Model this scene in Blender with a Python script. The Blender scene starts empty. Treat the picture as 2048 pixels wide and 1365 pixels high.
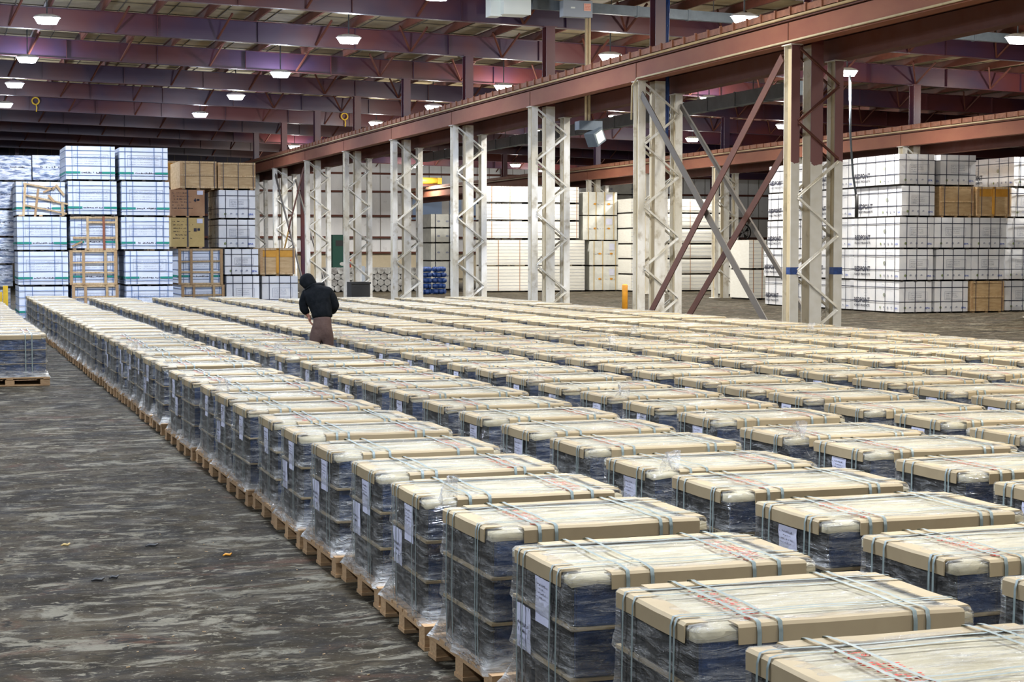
import bpy, bmesh, math, random
from mathutils import Vector, Matrix, noise
R = random.Random(7)
PI = math.pi
S = bpy.context.scene
COL = S.collection
# ------------------------------------------------------------------ camera
F, VPX, VPY, CH = 3440.0, -135.0, 500.0, 2.1
phi = math.atan((682.5 - VPY) / F)
def _ray0(px, py):
    fw = Vector((0, math.cos(phi), -math.sin(phi))); up = Vector((0, math.sin(phi), math.cos(phi)))
    return Vector((px - 1024, 0, 0)) + up * (682.5 - py) + fw * F
_yd = _ray0(VPX, VPY)
psi = math.atan2(_yd.x, _yd.y)
RZ = Matrix.Rotation(psi, 3, 'Z')
CP = Vector((0, 0, CH))
def on_y(px, py, Y):
    d = RZ @ _ray0(px, py); return CP + d * (Y / d.y)
def on_z(px, py, Z):
    d = RZ @ _ray0(px, py); return CP + d * ((Z - CH) / d.z)
def on_x(px, py, X):
    d = RZ @ _ray0(px, py); return CP + d * (X / d.x)
def to_px(p):
    fw = Vector((0, math.cos(phi), -math.sin(phi))); up = Vector((0, math.sin(phi), math.cos(phi)))
    v = RZ.transposed() @ (Vector(p) - CP); k = v.dot(fw)
    return (1024 + F * v.x / k, 682.5 - F * v.dot(up) / k, k)
cam = bpy.data.cameras.new('camera'); camo = bpy.data.objects.new('camera', cam); COL.objects.link(camo)
cam.sensor_width = 36; cam.lens = F / 2048 * 36; cam.clip_end = 400; cam.clip_start = .1
camo.location = CP
camo.rotation_euler = (PI / 2 - phi, 0, psi)
S.camera = camo
S.view_settings.view_transform = 'Standard'; S.view_settings.look = 'None'
S.view_settings.gamma = 1; S.view_settings.use_curve_mapping = False
S.view_settings.exposure = 0.0
S.cycles.transparent_max_bounces = 14; S.cycles.adaptive_threshold = .02
S.cycles.max_bounces = 5; S.cycles.diffuse_bounces = 3; S.cycles.glossy_bounces = 3
S.cycles.sample_clamp_indirect = 4; S.cycles.caustics_reflective = False; S.cycles.caustics_refractive = False
# ------------------------------------------------------------------ materials
MATS = {}
def nodes(name):
    m = bpy.data.materials.new(name); m.use_nodes = True; nt = m.node_tree; nt.nodes.clear()
    MATS[name] = m
    return m, nt, nt.nodes, nt.links
def mat(name, c, rough=.6, metal=0, c2=None, scale=6, stretch=(1, 1, 1), bump=0, bscale=None, detail=5, lo=.35, hi=.65, spec=.5,
        c3=None, s3=1.3, lo3=.5, hi3=.7, coat=0, rand=0, r2=None, zcol=None):
    m, nt, N, L = nodes(name)
    out = N.new('ShaderNodeOutputMaterial'); b = N.new('ShaderNodeBsdfPrincipled'); L.new(b.outputs[0], out.inputs[0])
    b.inputs['Base Color'].default_value = (*c, 1); b.inputs['Roughness'].default_value = rough; b.inputs['Metallic'].default_value = metal
    b.inputs['Specular IOR Level'].default_value = spec; b.inputs['Coat Weight'].default_value = coat; b.inputs['Coat Roughness'].default_value = .15
    tc = N.new('ShaderNodeTexCoord'); oi = N.new('ShaderNodeObjectInfo')
    add = N.new('ShaderNodeVectorMath'); add.operation = 'ADD'; mu = N.new('ShaderNodeVectorMath'); mu.operation = 'SCALE'; mu.inputs['Scale'].default_value = 37.
    cx = N.new('ShaderNodeCombineXYZ')
    for i in range(3): L.new(oi.outputs['Random'], cx.inputs[i])
    L.new(cx.outputs[0], mu.inputs[0]); L.new(tc.outputs['Object'], add.inputs[0]); L.new(mu.outputs[0], add.inputs[1])
    mp = N.new('ShaderNodeMapping'); mp.inputs['Scale'].default_value = stretch; L.new(add.outputs[0], mp.inputs[0])
    cur = None
    def nz(sc, lo, hi, src=mp):
        n = N.new('ShaderNodeTexNoise'); n.inputs['Scale'].default_value = sc; n.inputs['Detail'].default_value = detail; n.inputs['Roughness'].default_value = .6
        L.new(src.outputs[0], n.inputs['Vector'])
        r = N.new('ShaderNodeMapRange'); r.inputs[1].default_value = lo; r.inputs[2].default_value = hi; L.new(n.outputs[0], r.inputs[0]); return n, r
    if c2:
        n, r = nz(scale, lo, hi)
        mx = N.new('ShaderNodeMix'); mx.data_type = 'RGBA'; mx.inputs[6].default_value = (*c, 1); mx.inputs[7].default_value = (*c2, 1)
        L.new(r.outputs[0], mx.inputs[0]); cur = mx
        if r2 is not None:
            rr = N.new('ShaderNodeMapRange'); rr.inputs[3].default_value = rough; rr.inputs[4].default_value = r2; L.new(r.outputs[0], rr.inputs[0]); L.new(rr.outputs[0], b.inputs['Roughness'])
    if c3:
        n, r = nz(s3, lo3, hi3, add)
        mx = N.new('ShaderNodeMix'); mx.data_type = 'RGBA'; mx.inputs[7].default_value = (*c3, 1)
        if cur: L.new(cur.outputs[2], mx.inputs[6])
        else: mx.inputs[6].default_value = (*c, 1)
        L.new(r.outputs[0], mx.inputs[0]); cur = mx
    if rand:
        hs = N.new('ShaderNodeHueSaturation'); mr = N.new('ShaderNodeMapRange'); mr.inputs[3].default_value = 1 - rand; mr.inputs[4].default_value = 1 + rand
        L.new(oi.outputs['Random'], mr.inputs[0]); L.new(mr.outputs[0], hs.inputs['Value'])
        if cur: L.new(cur.outputs[2], hs.inputs['Color'])
        else: hs.inputs['Color'].default_value = (*c, 1)
        L.new(hs.outputs[0], b.inputs['Base Color'])
    elif cur: L.new(cur.outputs[2], b.inputs['Base Color'])
    if bump:
        n, r = nz(bscale or scale * 2, 0, 1)
        bp = N.new('ShaderNodeBump'); bp.inputs['Strength'].default_value = bump; bp.inputs['Distance'].default_value = .02
        L.new(n.outputs[0], bp.inputs['Height']); L.new(bp.outputs[0], b.inputs['Normal'])
    return m
def emit(name, c, s):
    m, nt, N, L = nodes(name)
    out = N.new('ShaderNodeOutputMaterial'); e = N.new('ShaderNodeEmission'); e.inputs[0].default_value = (*c, 1); e.inputs[1].default_value = s
    L.new(e.outputs[0], out.inputs[0]); return m
def film(name, base, tmin, tmax, stretch, scale, tint=(1, 1, 1), rough=.16, bump=.5, rot=(.25, .1, .1), width=.045, slp=0.):
    """clear stretch film: mostly see-through, milky patches, glints painted in as thin bright crease lines"""
    m, nt, N, L = nodes(name)
    out = N.new('ShaderNodeOutputMaterial'); b = N.new('ShaderNodeBsdfPrincipled'); t = N.new('ShaderNodeBsdfTransparent'); mx = N.new('ShaderNodeMixShader')
    t.inputs[0].default_value = (*tint, 1)
    b.inputs['Base Color'].default_value = (*base, 1); b.inputs['Roughness'].default_value = rough; b.inputs['IOR'].default_value = 1.6; b.inputs['Specular IOR Level'].default_value = 1.
    tc = N.new('ShaderNodeTexCoord'); oi = N.new('ShaderNodeObjectInfo'); add = N.new('ShaderNodeVectorMath'); mu = N.new('ShaderNodeVectorMath'); mu.operation = 'SCALE'; mu.inputs['Scale'].default_value = 37.
    cx = N.new('ShaderNodeCombineXYZ')
    for i in range(3): L.new(oi.outputs['Random'], cx.inputs[i])
    L.new(cx.outputs[0], mu.inputs[0]); L.new(tc.outputs['Object'], add.inputs[0]); L.new(mu.outputs[0], add.inputs[1])
    def nz(sc, st, rt, det, dist):
        mp = N.new('ShaderNodeMapping'); mp.inputs['Scale'].default_value = st; mp.inputs['Rotation'].default_value = rt; L.new(add.outputs[0], mp.inputs[0])
        n = N.new('ShaderNodeTexNoise'); n.inputs['Scale'].default_value = sc; n.inputs['Detail'].default_value = det; n.inputs['Roughness'].default_value = .62; n.inputs['Distortion'].default_value = dist
        L.new(mp.outputs[0], n.inputs['Vector']); return n
    def math_(op, a, b_=None, c=None, cl=False):
        q = N.new('ShaderNodeMath'); q.operation = op; q.use_clamp = cl
        for k, x in enumerate((a, b_, c)):
            if x is None: continue
            if isinstance(x, (int, float)): q.inputs[k].default_value = x
            else: L.new(x, q.inputs[k])
        return q.outputs[0]
    n = nz(scale, stretch, rot, 5, .5); n2 = nz(scale * .45, stretch, tuple(-x for x in rot), 3, 1.2); n3 = nz(scale * 2.2, stretch, (0, 0, .2), 2, .4)
    r = N.new('ShaderNodeMapRange'); r.inputs[1].default_value = .46; r.inputs[2].default_value = .70; r.inputs[3].default_value = tmin; r.inputs[4].default_value = tmax
    L.new(n.outputs[0], r.inputs[0])
    def ridge(src, wd): return math_('SUBTRACT', 1, math_('DIVIDE', math_('ABSOLUTE', math_('SUBTRACT', src, .5)), wd), cl=True)
    rd = ridge(n2.outputs[0], width * .45); rd2 = ridge(n3.outputs[0], width * .5)
    lines = math_('MAXIMUM', rd, math_('MULTIPLY', rd2, .6))
    lines = math_('MULTIPLY', lines, math_('MULTIPLY_ADD', n.outputs[0], 2.2, -.6, cl=True))
    lw = N.new('ShaderNodeLayerWeight'); lw.inputs[0].default_value = .22
    geo = N.new('ShaderNodeNewGeometry'); sx = N.new('ShaderNodeSeparateXYZ'); L.new(geo.outputs['Normal'], sx.inputs[0])
    slope = math_('MULTIPLY', math_('SUBTRACT', sx.outputs[2], .12), slp, cl=True)  # upward-facing film whitened: bunched folds, with the lamp glint painted in
    f = math_('MULTIPLY_ADD', lines, .5, r.outputs[0]); f = math_('MULTIPLY_ADD', slope, math_('MULTIPLY_ADD', n.outputs[0], 1.6, -.35, cl=True), f); f = math_('MULTIPLY_ADD', lw.outputs['Fresnel'], .28, f, cl=True)
    bp = N.new('ShaderNodeBump'); bp.inputs['Strength'].default_value = bump; bp.inputs['Distance'].default_value = .03
    hh = math_('MULTIPLY_ADD', rd, .25, n.outputs[0]); L.new(hh, bp.inputs['Height']); L.new(bp.outputs[0], b.inputs['Normal'])
    L.new(f, mx.inputs[0]); L.new(t.outputs[0], mx.inputs[1]); L.new(b.outputs[0], mx.inputs[2]); L.new(mx.outputs[0], out.inputs[0])
    return m
mat('wood', (.50, .33, .17), .7, c2=(.36, .21, .10), scale=5, stretch=(2, 14, 14), rand=.15)
mat('wood_pale', (.62, .46, .27), .7, c2=(.42, .27, .13), scale=4, stretch=(6, 6, 2), rand=.12)
mat('card', (.44, .345, .20), .65, c2=(.38, .29, .165), scale=3, rand=.08)
mat('card_top', (.52, .455, .30), .6, c2=(.37, .315, .19), scale=4, rand=.06, bump=.25, bscale=9)
mat('tin', (.065, .125, .30), .28, metal=.7, c2=(.02, .035, .09), scale=4, bump=1., bscale=9)
mat('tin_lid', (.03, .035, .045), .5)
mat('tin_shaded', (.035, .034, .032), .4, metal=.3, c2=(.02, .02, .02), scale=5, bump=.4, bscale=9)  # tin sides towards the aisles, painted dark for the dim aisle they mirror
mat('strap', (.17, .215, .20), .4, c2=(.25, .30, .285), scale=20, spec=.6)
mat('paper', (.70, .71, .84), .75, c2=(.62, .63, .78), scale=6, bump=.3, bscale=8)
mat('ink', (.03, .03, .05), .7)
mat('red_ink', (.60, .03, .015), .7)
mat('red_pink', (.78, .42, .32), .7)
film('film_side', (.66, .66, .63), .05, .34, (2.2, 2.2, 15), 2.0, tint=(.93, .93, .92), rough=.14, bump=1., slp=2.2)
film('film_top', (.90, .88, .80), .04, .40, (3, 15, 6), 1.7, rough=.12, bump=1., rot=(0, 0, .12), width=.05)
film('film_loose', (.85, .85, .86), .22, .55, (6, 6, 6), 2.5, rough=.2, bump=.8)
mat('maroon', (.112, .028, .030), .36, c2=(.050, .025, .060), scale=.22, detail=4, lo=.42, hi=.58, spec=.6, bump=.25, bscale=.9)
mat('crane_red', (.28, .108, .060), .65, spec=.25, c2=(.24, .082, .05), scale=2, stretch=(1, .4, 1), c3=(.13, .06, .045), s3=9, lo3=.66, hi3=.8)
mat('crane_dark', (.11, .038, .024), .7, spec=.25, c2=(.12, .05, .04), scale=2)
mat('strut_red', (.15, .045, .028), .6, c2=(.11, .035, .022), scale=3)
mat('rust_rail', (.36, .15, .085), .7, c2=(.22, .09, .05), scale=8)
mat('cream_pipe', (.60, .47, .28), .5, c2=(.5, .38, .22), scale=3)
mat('col_white', (.86, .86, .84), .6, c2=(.62, .585, .49), scale=2.2, stretch=(1, 1, .4), c3=(.33, .27, .17), s3=3, lo3=.54, hi3=.76)
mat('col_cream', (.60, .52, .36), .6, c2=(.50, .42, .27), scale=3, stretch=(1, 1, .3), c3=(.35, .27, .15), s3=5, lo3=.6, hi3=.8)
mat('brace_grey', (.12, .105, .09), .65, c2=(.12, .11, .10), scale=4)
mat('brace_brown', (.12, .045, .028), .65, c2=(.10, .04, .03), scale=4)
mat('ochre', (.45, .25, .06), .6)
mat('galv', (.11, .135, .16), .55, metal=.1, c2=(.08, .10, .12), scale=4)
mat('box_grey', (.26, .29, .33), .5)
mat('box_pale', (.62, .66, .62), .5)
mat('wall_panel', (.80, .81, .82), .7, c2=(.70, .71, .73), scale=1.2, stretch=(1, 1, .3), c3=(.35, .33, .3), s3=2, lo3=.6, hi3=.85, bump=.3, bscale=6)
mat('wall_dark', (.035, .032, .05), .8)
mat('wall_beige', (.55, .47, .33), .75, c2=(.45, .38, .27), scale=1)
mat('crate_white', (.80, .80, .81), .5, c2=(.70, .72, .76), scale=2, rand=.07, bump=.25, bscale=3)
mat('crate_cool', (.76, .80, .88), .45, c2=(.68, .73, .84), scale=2, rand=.05, bump=.25, bscale=3)
mat('band', (.025, .03, .06), .5)
mat('band_blue', (.08, .16, .35), .5)
mat('green_band', (.01, .25, .19), .6)
mat('print_grey', (.32, .34, .42), .7)
mat('print_blue', (.10, .16, .50), .7)
mat('print_green', (.22, .27, .12), .7)
mat('print_seal', (.30, .32, .27), .7)
mat('foil', (.88, .91, .97), .2, metal=.6, c2=(.22, .28, .42), scale=3, stretch=(1, 1, 4), lo=.45, hi=.6, bump=1., bscale=7)
mat('board_white', (.80, .79, .72), .7, c2=(.74, .72, .64), scale=4, stretch=(1, 1, 6))
mat('bundle_wrap', (.72, .72, .66), .35, c2=(.6, .6, .55), scale=3, bump=.6, bscale=5)
mat('ply_tan', (.56, .40, .22), .7, c2=(.44, .29, .14), scale=3, stretch=(1, 1, 5), rand=.1)
mat('ply_orange', (.68, .34, .05), .7, c2=(.58, .27, .03), scale=3)
mat('card_brown', (.42, .24, .13), .75, c2=(.36, .19, .10), scale=3)
mat('card_yellow', (.58, .42, .17), .75, c2=(.5, .36, .14), scale=3)
mat('dark_gap', (.03, .025, .02), .9)
mat('black_cloth', (.005, .007, .009), 1., spec=.12, c2=(.011, .013, .016), scale=14, bump=.4, bscale=20)
mat('brown_cloth', (.115, .078, .068), 1., spec=.15, c2=(.10, .065, .058), scale=14, bump=.4, bscale=20)
mat('skin', (.36, .16, .11), .6)
mat('skin_pale', (.55, .36, .26), .6)
mat('hiviz_yellow', (.78, .52, .03), .5, c2=(.6, .38, .02), scale=5)
mat('bollard', (.80, .36, .02), .5, c2=(.68, .28, .02), scale=8)
mat('blue_tarp', (.015, .06, .24), .5, c2=(.01, .03, .12), scale=7, bump=.5)
mat('green_paint', (.01, .09, .06), .5)
mat('pipe_end', (.42, .42, .40), .5, metal=.3, c2=(.15, .14, .13), scale=3)
mat('black_metal', (.03, .03, .03), .5)
mat('red_paint', (.55, .05, .03), .5)
mat('yellow_hoist', (.85, .55, .05), .5)
mat('sky_glass', (.35, .5, .8), .3)
emit('lamp_glow', (1, .98, .94), 28)
emit('lamp_glow_cool', (.88, .93, 1), 28)
mat('lamp_body', (.55, .57, .6), .5)
mat('insulation', (.46, .37, .21), .8, c2=(.34, .27, .15), scale=1.5, bump=.8, bscale=2.2)
mat('seam', (.12, .10, .07), .8)
# floor
m, nt, N, L = nodes('concrete')
out = N.new('ShaderNodeOutputMaterial'); b = N.new('ShaderNodeBsdfPrincipled'); L.new(b.outputs[0], out.inputs[0]); b.inputs['Specular IOR Level'].default_value = .07
tc = N.new('ShaderNodeTexCoord')
def fn(sc, st, lo, hi, det=8, rot=0., dist=0.):
    mp = N.new('ShaderNodeMapping'); mp.inputs['Scale'].default_value = st; mp.inputs['Rotation'].default_value = (0, 0, rot); L.new(tc.outputs['Object'], mp.inputs[0])
    n = N.new('ShaderNodeTexNoise'); n.inputs['Scale'].default_value = sc; n.inputs['Detail'].default_value = det; n.inputs['Roughness'].default_value = .68; n.inputs['Distortion'].default_value = dist
    L.new(mp.outputs[0], n.inputs['Vector'])
    r = N.new('ShaderNodeMapRange'); r.inputs[1].default_value = lo; r.inputs[2].default_value = hi; L.new(n.outputs[0], r.inputs[0]); return r
def mixc(a, bcol, f):
    mx = N.new('ShaderNodeMix'); mx.data_type = 'RGBA'
    if isinstance(a, tuple): mx.inputs[6].default_value = (*a, 1)
    else: L.new(a.outputs[2], mx.inputs[6])
    mx.inputs[7].default_value = (*bcol, 1); L.new(f.outputs[0], mx.inputs[0]); return mx
a = mixc((0.0219, 0.0167, 0.0096), (0.0525, 0.0408, 0.0240), fn(1.3, (1, .9, 1), .44, .60, dist=.8))
a = mixc(a, (0.155, 0.140, 0.104), fn(1.5, (.9, 1.5, 1), .52, .60, det=12, rot=.06, dist=1.5))
a = mixc(a, (0.0665, 0.0357, 0.0209), fn(.9, (1, 1.4, 1), .56, .66, det=12, dist=1.2))
a = mixc(a, (0.0140, 0.0110, 0.0070), fn(1.1, (.45, 1.7, 1), .54, .60, det=12, rot=-.14, dist=1.))
a = mixc(a, (0.0158, 0.0127, 0.0085), fn(5, (.9, 1.4, 1), .54, .60, det=12, rot=.05, dist=1.2))
a = mixc(a, (0.165, 0.148, 0.108), fn(9, (.9, 1.5, 1), .575, .63, det=12, rot=.03, dist=.9))
a = mixc(a, (0.20, 0.18, 0.135), fn(30, (.9, 1.3, 1), .60, .68, rot=.05))
a = mixc(a, (0.0140, 0.0110, 0.0070), fn(38, (.9, 1.3, 1), .58, .66))
L.new(a.outputs[2], b.inputs['Base Color'])
rg = fn(3, (1, 1, 1), .3, .7); rg.inputs[3].default_value = .55; rg.inputs[4].default_value = .9; L.new(rg.outputs[0], b.inputs['Roughness'])
bn = fn(26, (.6, 1.6, 1), 0, 1); bp = N.new('ShaderNodeBump'); bp.inputs['Strength'].default_value = .35; bp.inputs['Distance'].default_value = .01
L.new(bn.outputs[0], bp.inputs['Height']); L.new(bp.outputs[0], b.inputs['Normal'])
# column paint that changes from maroon to brushed white below a ragged edge
m, nt, N, L = nodes('col_two_tone')
out = N.new('ShaderNodeOutputMaterial'); b = N.new('ShaderNodeBsdfPrincipled'); L.new(b.outputs[0], out.inputs[0]); b.inputs['Roughness'].default_value = .5
tc = N.new('ShaderNodeTexCoord'); sp = N.new('ShaderNodeSeparateXYZ'); L.new(tc.outputs['Object'], sp.inputs[0])
n = N.new('ShaderNodeTexNoise'); n.inputs['Scale'].default_value = 7; L.new(tc.outputs['Object'], n.inputs['Vector'])
ma = N.new('ShaderNodeMath'); ma.operation = 'MULTIPLY_ADD'; ma.inputs[1].default_value = .35; L.new(n.outputs[0], ma.inputs[0]); L.new(sp.outputs[2], ma.inputs[2])
gt = N.new('ShaderNodeMath'); gt.operation = 'GREATER_THAN'; gt.inputs[1].default_value = 3.95; L.new(ma.outputs[0], gt.inputs[0])
n2 = N.new('ShaderNodeTexNoise'); n2.inputs['Scale'].default_value = 5; L.new(tc.outputs['Object'], n2.inputs['Vector'])
w = N.new('ShaderNodeMix'); w.data_type = 'RGBA'; w.inputs[6].default_value = (.72, .72, .70, 1); w.inputs[7].default_value = (.55, .53, .46, 1); L.new(n2.outputs[0], w.inputs[0])
mx = N.new('ShaderNodeMix'); mx.data_type = 'RGBA'; L.new(w.outputs[2], mx.inputs[6]); mx.inputs[7].default_value = (.16, .06, .06, 1); L.new(gt.outputs[0], mx.inputs[0]); L.new(mx.outputs[2], b.inputs['Base Color'])

# ------------------------------------------------------------------ mesh helpers
class MB:
    def __init__(s): s.v = []; s.f = []; s.m = []; s.sm = []; s.mats = []
    def mi(s, name):
        if name not in s.mats: s.mats.append(name)
        return s.mats.index(name)
    def box(s, x0, x1, y0, y1, z0, z1, m):
        b = len(s.v); i = s.mi(m)
        s.v += [(x0, y0, z0), (x1, y0, z0), (x1, y1, z0), (x0, y1, z0), (x0, y0, z1), (x1, y0, z1), (x1, y1, z1), (x0, y1, z1)]
        for q in ((3, 2, 1, 0), (4, 5, 6, 7), (0, 1, 5, 4), (1, 2, 6, 5), (2, 3, 7, 6), (3, 0, 4, 7)): s.f.append(tuple(b + k for k in q)); s.m.append(i); s.sm.append(False)
        return s
    def bar(s, a, b_, w, h, m, upv=(0, 0, 1)):
        """box beam from a to b: width w across, height h along upv"""
        a, b_ = Vector(a), Vector(b_); d = (b_ - a).normalized(); u = Vector(upv); sd = d.cross(u)
        if sd.length < 1e-4: sd = Vector((1, 0, 0))
        sd.normalize(); u = sd.cross(d).normalized(); sd *= w / 2; u *= h / 2
        b0 = len(s.v); i = s.mi(m)
        for p in (a, b_):
            for q in (-sd - u, sd - u, sd + u, -sd + u): s.v.append(tuple(p + q))
        for q in ((0, 1, 2, 3), (7, 6, 5, 4), (0, 4, 5, 1), (1, 5, 6, 2), (2, 6, 7, 3), (3, 7, 4, 0)): s.f.append(tuple(b0 + k for k in q)); s.m.append(i); s.sm.append(False)
        return s
    def tube(s, pts, r, m, n=8, cap=True, radii=None):
        pts = [Vector(p) for p in pts]; i = s.mi(m); b0 = len(s.v)
        t0 = (pts[1] - pts[0]).normalized(); ref = Vector((0, 0, 1)) if abs(t0.z) < .9 else Vector((1, 0, 0)); u = t0.cross(ref).normalized()
        for k, p in enumerate(pts):
            t = (pts[min(k + 1, len(pts) - 1)] - pts[max(k - 1, 0)]).normalized()
            u = (u - t * u.dot(t)).normalized(); w = t.cross(u); rr = radii[k] if radii else r
            for j in range(n):
                a = 2 * PI * j / n; s.v.append(tuple(p + (u * math.cos(a) + w * math.sin(a)) * rr))
        for k in range(len(pts) - 1):
            for j in range(n):
                j2 = (j + 1) % n; s.f.append((b0 + k * n + j, b0 + k * n + j2, b0 + (k + 1) * n + j2, b0 + (k + 1) * n + j)); s.m.append(i); s.sm.append(True)
        if cap:
            s.f.append(tuple(b0 + j for j in range(n))[::-1]); s.m.append(i); s.sm.append(False)
            e = b0 + (len(pts) - 1) * n; s.f.append(tuple(e + j for j in range(n))); s.m.append(i); s.sm.append(False)
        return s
    def face(s, pts, m, sm=False):
        b = len(s.v); s.v += [tuple(p) for p in pts]; s.f.append(tuple(range(b, b + len(pts)))); s.m.append(s.mi(m)); s.sm.append(sm); return s
    def ibeam(s, a, b_, depth, flange, t, m, web=(0, 0, 1), mweb=None):
        """I section from a to b; the web runs along `web`"""
        a, b_ = Vector(a), Vector(b_); w = Vector(web).normalized()
        s.bar(a + w * (depth - t) / 2, b_ + w * (depth - t) / 2, flange, t, m, web)
        s.bar(a - w * (depth - t) / 2, b_ - w * (depth - t) / 2, flange, t, m, web)
        s.bar(a, b_, t, depth - 2 * t, mweb or m, web); return s
    def mesh(s, name):
        me = bpy.data.meshes.new(name); me.from_pydata(s.v, [], s.f)
        for mm in s.mats: me.materials.append(MATS[mm])
        me.polygons.foreach_set('material_index', s.m); me.polygons.foreach_set('use_smooth', s.sm); me.update(); return me
    def build(s, name, parent=None, loc=None):
        o = bpy.data.objects.new(name, s.mesh(name)); COL.objects.link(o)
        if parent: o.parent = parent
        if loc: o.location = loc
        return o
def tag(o, label=None, cat=None, group=None, kind=None):
    if label: o['label'] = label
    if cat: o['category'] = cat
    if group: o['group'] = group
    if kind: o['kind'] = kind
    return o
def empty(name, loc=(0, 0, 0), rz=0):
    o = bpy.data.objects.new(name, None); o.location = loc; o.rotation_euler = (0, 0, rz); o.empty_display_size = .2; COL.objects.link(o); return o
KIDS = {}
def kids(o): return [c for c in COL.objects if c.parent == o]
def copy_tree(tree, loc, rz, label=None, group=None):
    """tree = (root, [(child, [grandchildren])])"""
    r = tree[0].copy(); COL.objects.link(r); r.location = loc; r.rotation_euler = (0, 0, rz)
    if label: r['label'] = label
    if group: r['group'] = group
    for ch, gs in tree[1]:
        c = ch.copy(); COL.objects.link(c); c.parent = r
        for g in gs:
            d = g.copy(); COL.objects.link(d); d.parent = c
    return r
ONES = ['', 'first', 'second', 'third', 'fourth', 'fifth', 'sixth', 'seventh', 'eighth', 'ninth', 'tenth', 'eleventh', 'twelfth', 'thirteenth', 'fourteenth', 'fifteenth', 'sixteenth', 'seventeenth', 'eighteenth', 'nineteenth']
def nth(n):
    if n < 20: return ONES[n]
    t = {2: 'twent', 3: 'thirt', 4: 'fort', 5: 'fift'}[n // 10]
    return t + 'ieth' if n % 10 == 0 else t + 'y-' + ONES[n % 10]
def text_mesh(txt, size, extrude=.0):
    cu = bpy.data.curves.new('t', 'FONT'); cu.body = txt; cu.size = size; cu.extrude = extrude; cu.resolution_u = 2; cu.offset = size * .022
    ob = bpy.data.objects.new('t', cu); COL.objects.link(ob)
    bpy.context.view_layer.update()
    dg = bpy.context.evaluated_depsgraph_get(); me = bpy.data.meshes.new_from_object(ob.evaluated_get(dg))
    bpy.data.objects.remove(ob); vs = [v.co.copy() for v in me.vertices]; fs = [tuple(p.vertices) for p in me.polygons]
    bpy.data.meshes.remove(me); return vs, fs
_T = {}
def put_text(mb, txt, size, origin, ux, uy, m, width=None):
    """flat lettering: origin = left baseline, ux / uy directions"""
    if (txt, size) not in _T: _T[(txt, size)] = text_mesh(txt, size)
    vs, fs = _T[(txt, size)]; o, ux, uy = Vector(origin), Vector(ux), Vector(uy)
    wx = max(v.x for v in vs); k = (width / wx) if width else 1
    b = len(mb.v); i = mb.mi(m)
    for v in vs: mb.v.append(tuple(o + ux * (v.x * k) + uy * v.y))
    for f in fs: mb.f.append(tuple(b + q for q in f)); mb.m.append(i); mb.sm.append(False)
def glyphs(mb, origin, ux, uy, w, h, m, rng, fill=.8, cell=.62):
    """a line of illegible small lettering"""
    o, ux, uy = Vector(origin), Vector(ux), Vector(uy); x = 0
    while x < w:
        cw = h * cell * rng.uniform(.6, 1.1)
        if rng.random() < fill:
            for _ in range(2):
                a, b_ = rng.uniform(0, .5), rng.uniform(.5, 1); c, d = rng.uniform(0, .4), rng.uniform(.6, 1)
                p = [(x + a * cw, c * h), (x + b_ * cw, c * h), (x + b_ * cw, d * h), (x + a * cw, d * h)]
                if rng.random() < .5: p = [(x, .42 * h * rng.uniform(.1, 2)), ] * 0 + [(x + .05 * cw, c * h), (x + .95 * cw, c * h), (x + .95 * cw, c * h + .28 * h), (x + .05 * cw, c * h + .28 * h)]
                mb.face([o + ux * q[0] + uy * q[1] for q in p], m)
        x += cw * 1.15

# ------------------------------------------------------------------ the setting
fl = MB().box(-40, 100, -25, 130, -.2, 0, 'concrete').build('floor'); tag(fl, kind='structure')
def zroof(X): return 8.69 - .0255 * X       # underside of the rafters
XL, XR, YB = -18, 66, 121.4
YR = [30.16 + 7.62 * k for k in range(-5, 13)]
ce = MB()
p = [(XL, -12), (XR, -12), (XR, YB), (XL, YB)]
ce.face([(x, y, zroof(x) + .92) for x, y in p][::-1], 'insulation'); ce.face([(x, y, zroof(x) + 1.0) for x, y in p], 'insulation')
ceo = ce.build('ceiling'); tag(ceo, kind='structure')
# quilted insulation seams of the deck
sm = MB()
y = 26.
while y < YB:
    sm.bar((XL, y, zroof(XL) + .905), (XR, y, zroof(XR) + .905), .025, .02, 'seam'); y += 1.9
x = XL + .75
while x < 50:
    sm.bar((x, 26, zroof(x) + .905), (x, YB, zroof(x) + .905), .025, .02, 'seam'); x += 1.52
so = sm.build('ceiling_seams', ceo); tag(so, kind='structure')
x = XL + .1
while x < 50:
    pu = MB(); z = zroof(x)
    pu.box(x - .004, x + .004, 20, YB, z + .66, z + .88, 'strut_red').box(x, x + .07, 20, YB, z + .66, z + .668, 'strut_red').box(x - .07, x, 20, YB, z + .872, z + .88, 'strut_red')
    po = pu.build('purlin', ceo); tag(po, kind='structure'); x += 1.52
# end wall with girts and posts
wb = MB().box(21.7, XR, YB, YB + .2, 0, 9.8, 'wall_panel').box(XL, 21.7, YB, YB + .2, 0, 9.8, 'wall_dark')
x = XL
wo = wb.build('wall_back'); tag(wo, kind='structure')
g = MB()
while x < XR: g.box(x, x + .035, YB - .02, YB, 0, 9.5, 'seam'); x += .92
tag(g.build('wall_joints', wo), kind='structure')
for z in (1.9, 3.0, 4.55, 6.3, 7.6):
    tag(MB().box(XL, XR, YB - .22, YB - .02, z - .07, z + .07, 'crane_dark').build('wall_girt', wo), kind='structure')
for x in (-9, -2, 5.5, 13, 25.0, 40, 48, 57):
    tag(MB().ibeam((x, YB - .4, 0), (x, YB - .4, 9.2), .3, .25, .02, 'maroon', (0, 1, 0)).build('wall_post', wo), kind='structure')
tag(MB().box(XL, XR, YB - .04, YB, 0, 1.9, 'wall_beige').build('trim_1'), kind='structure')
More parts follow.
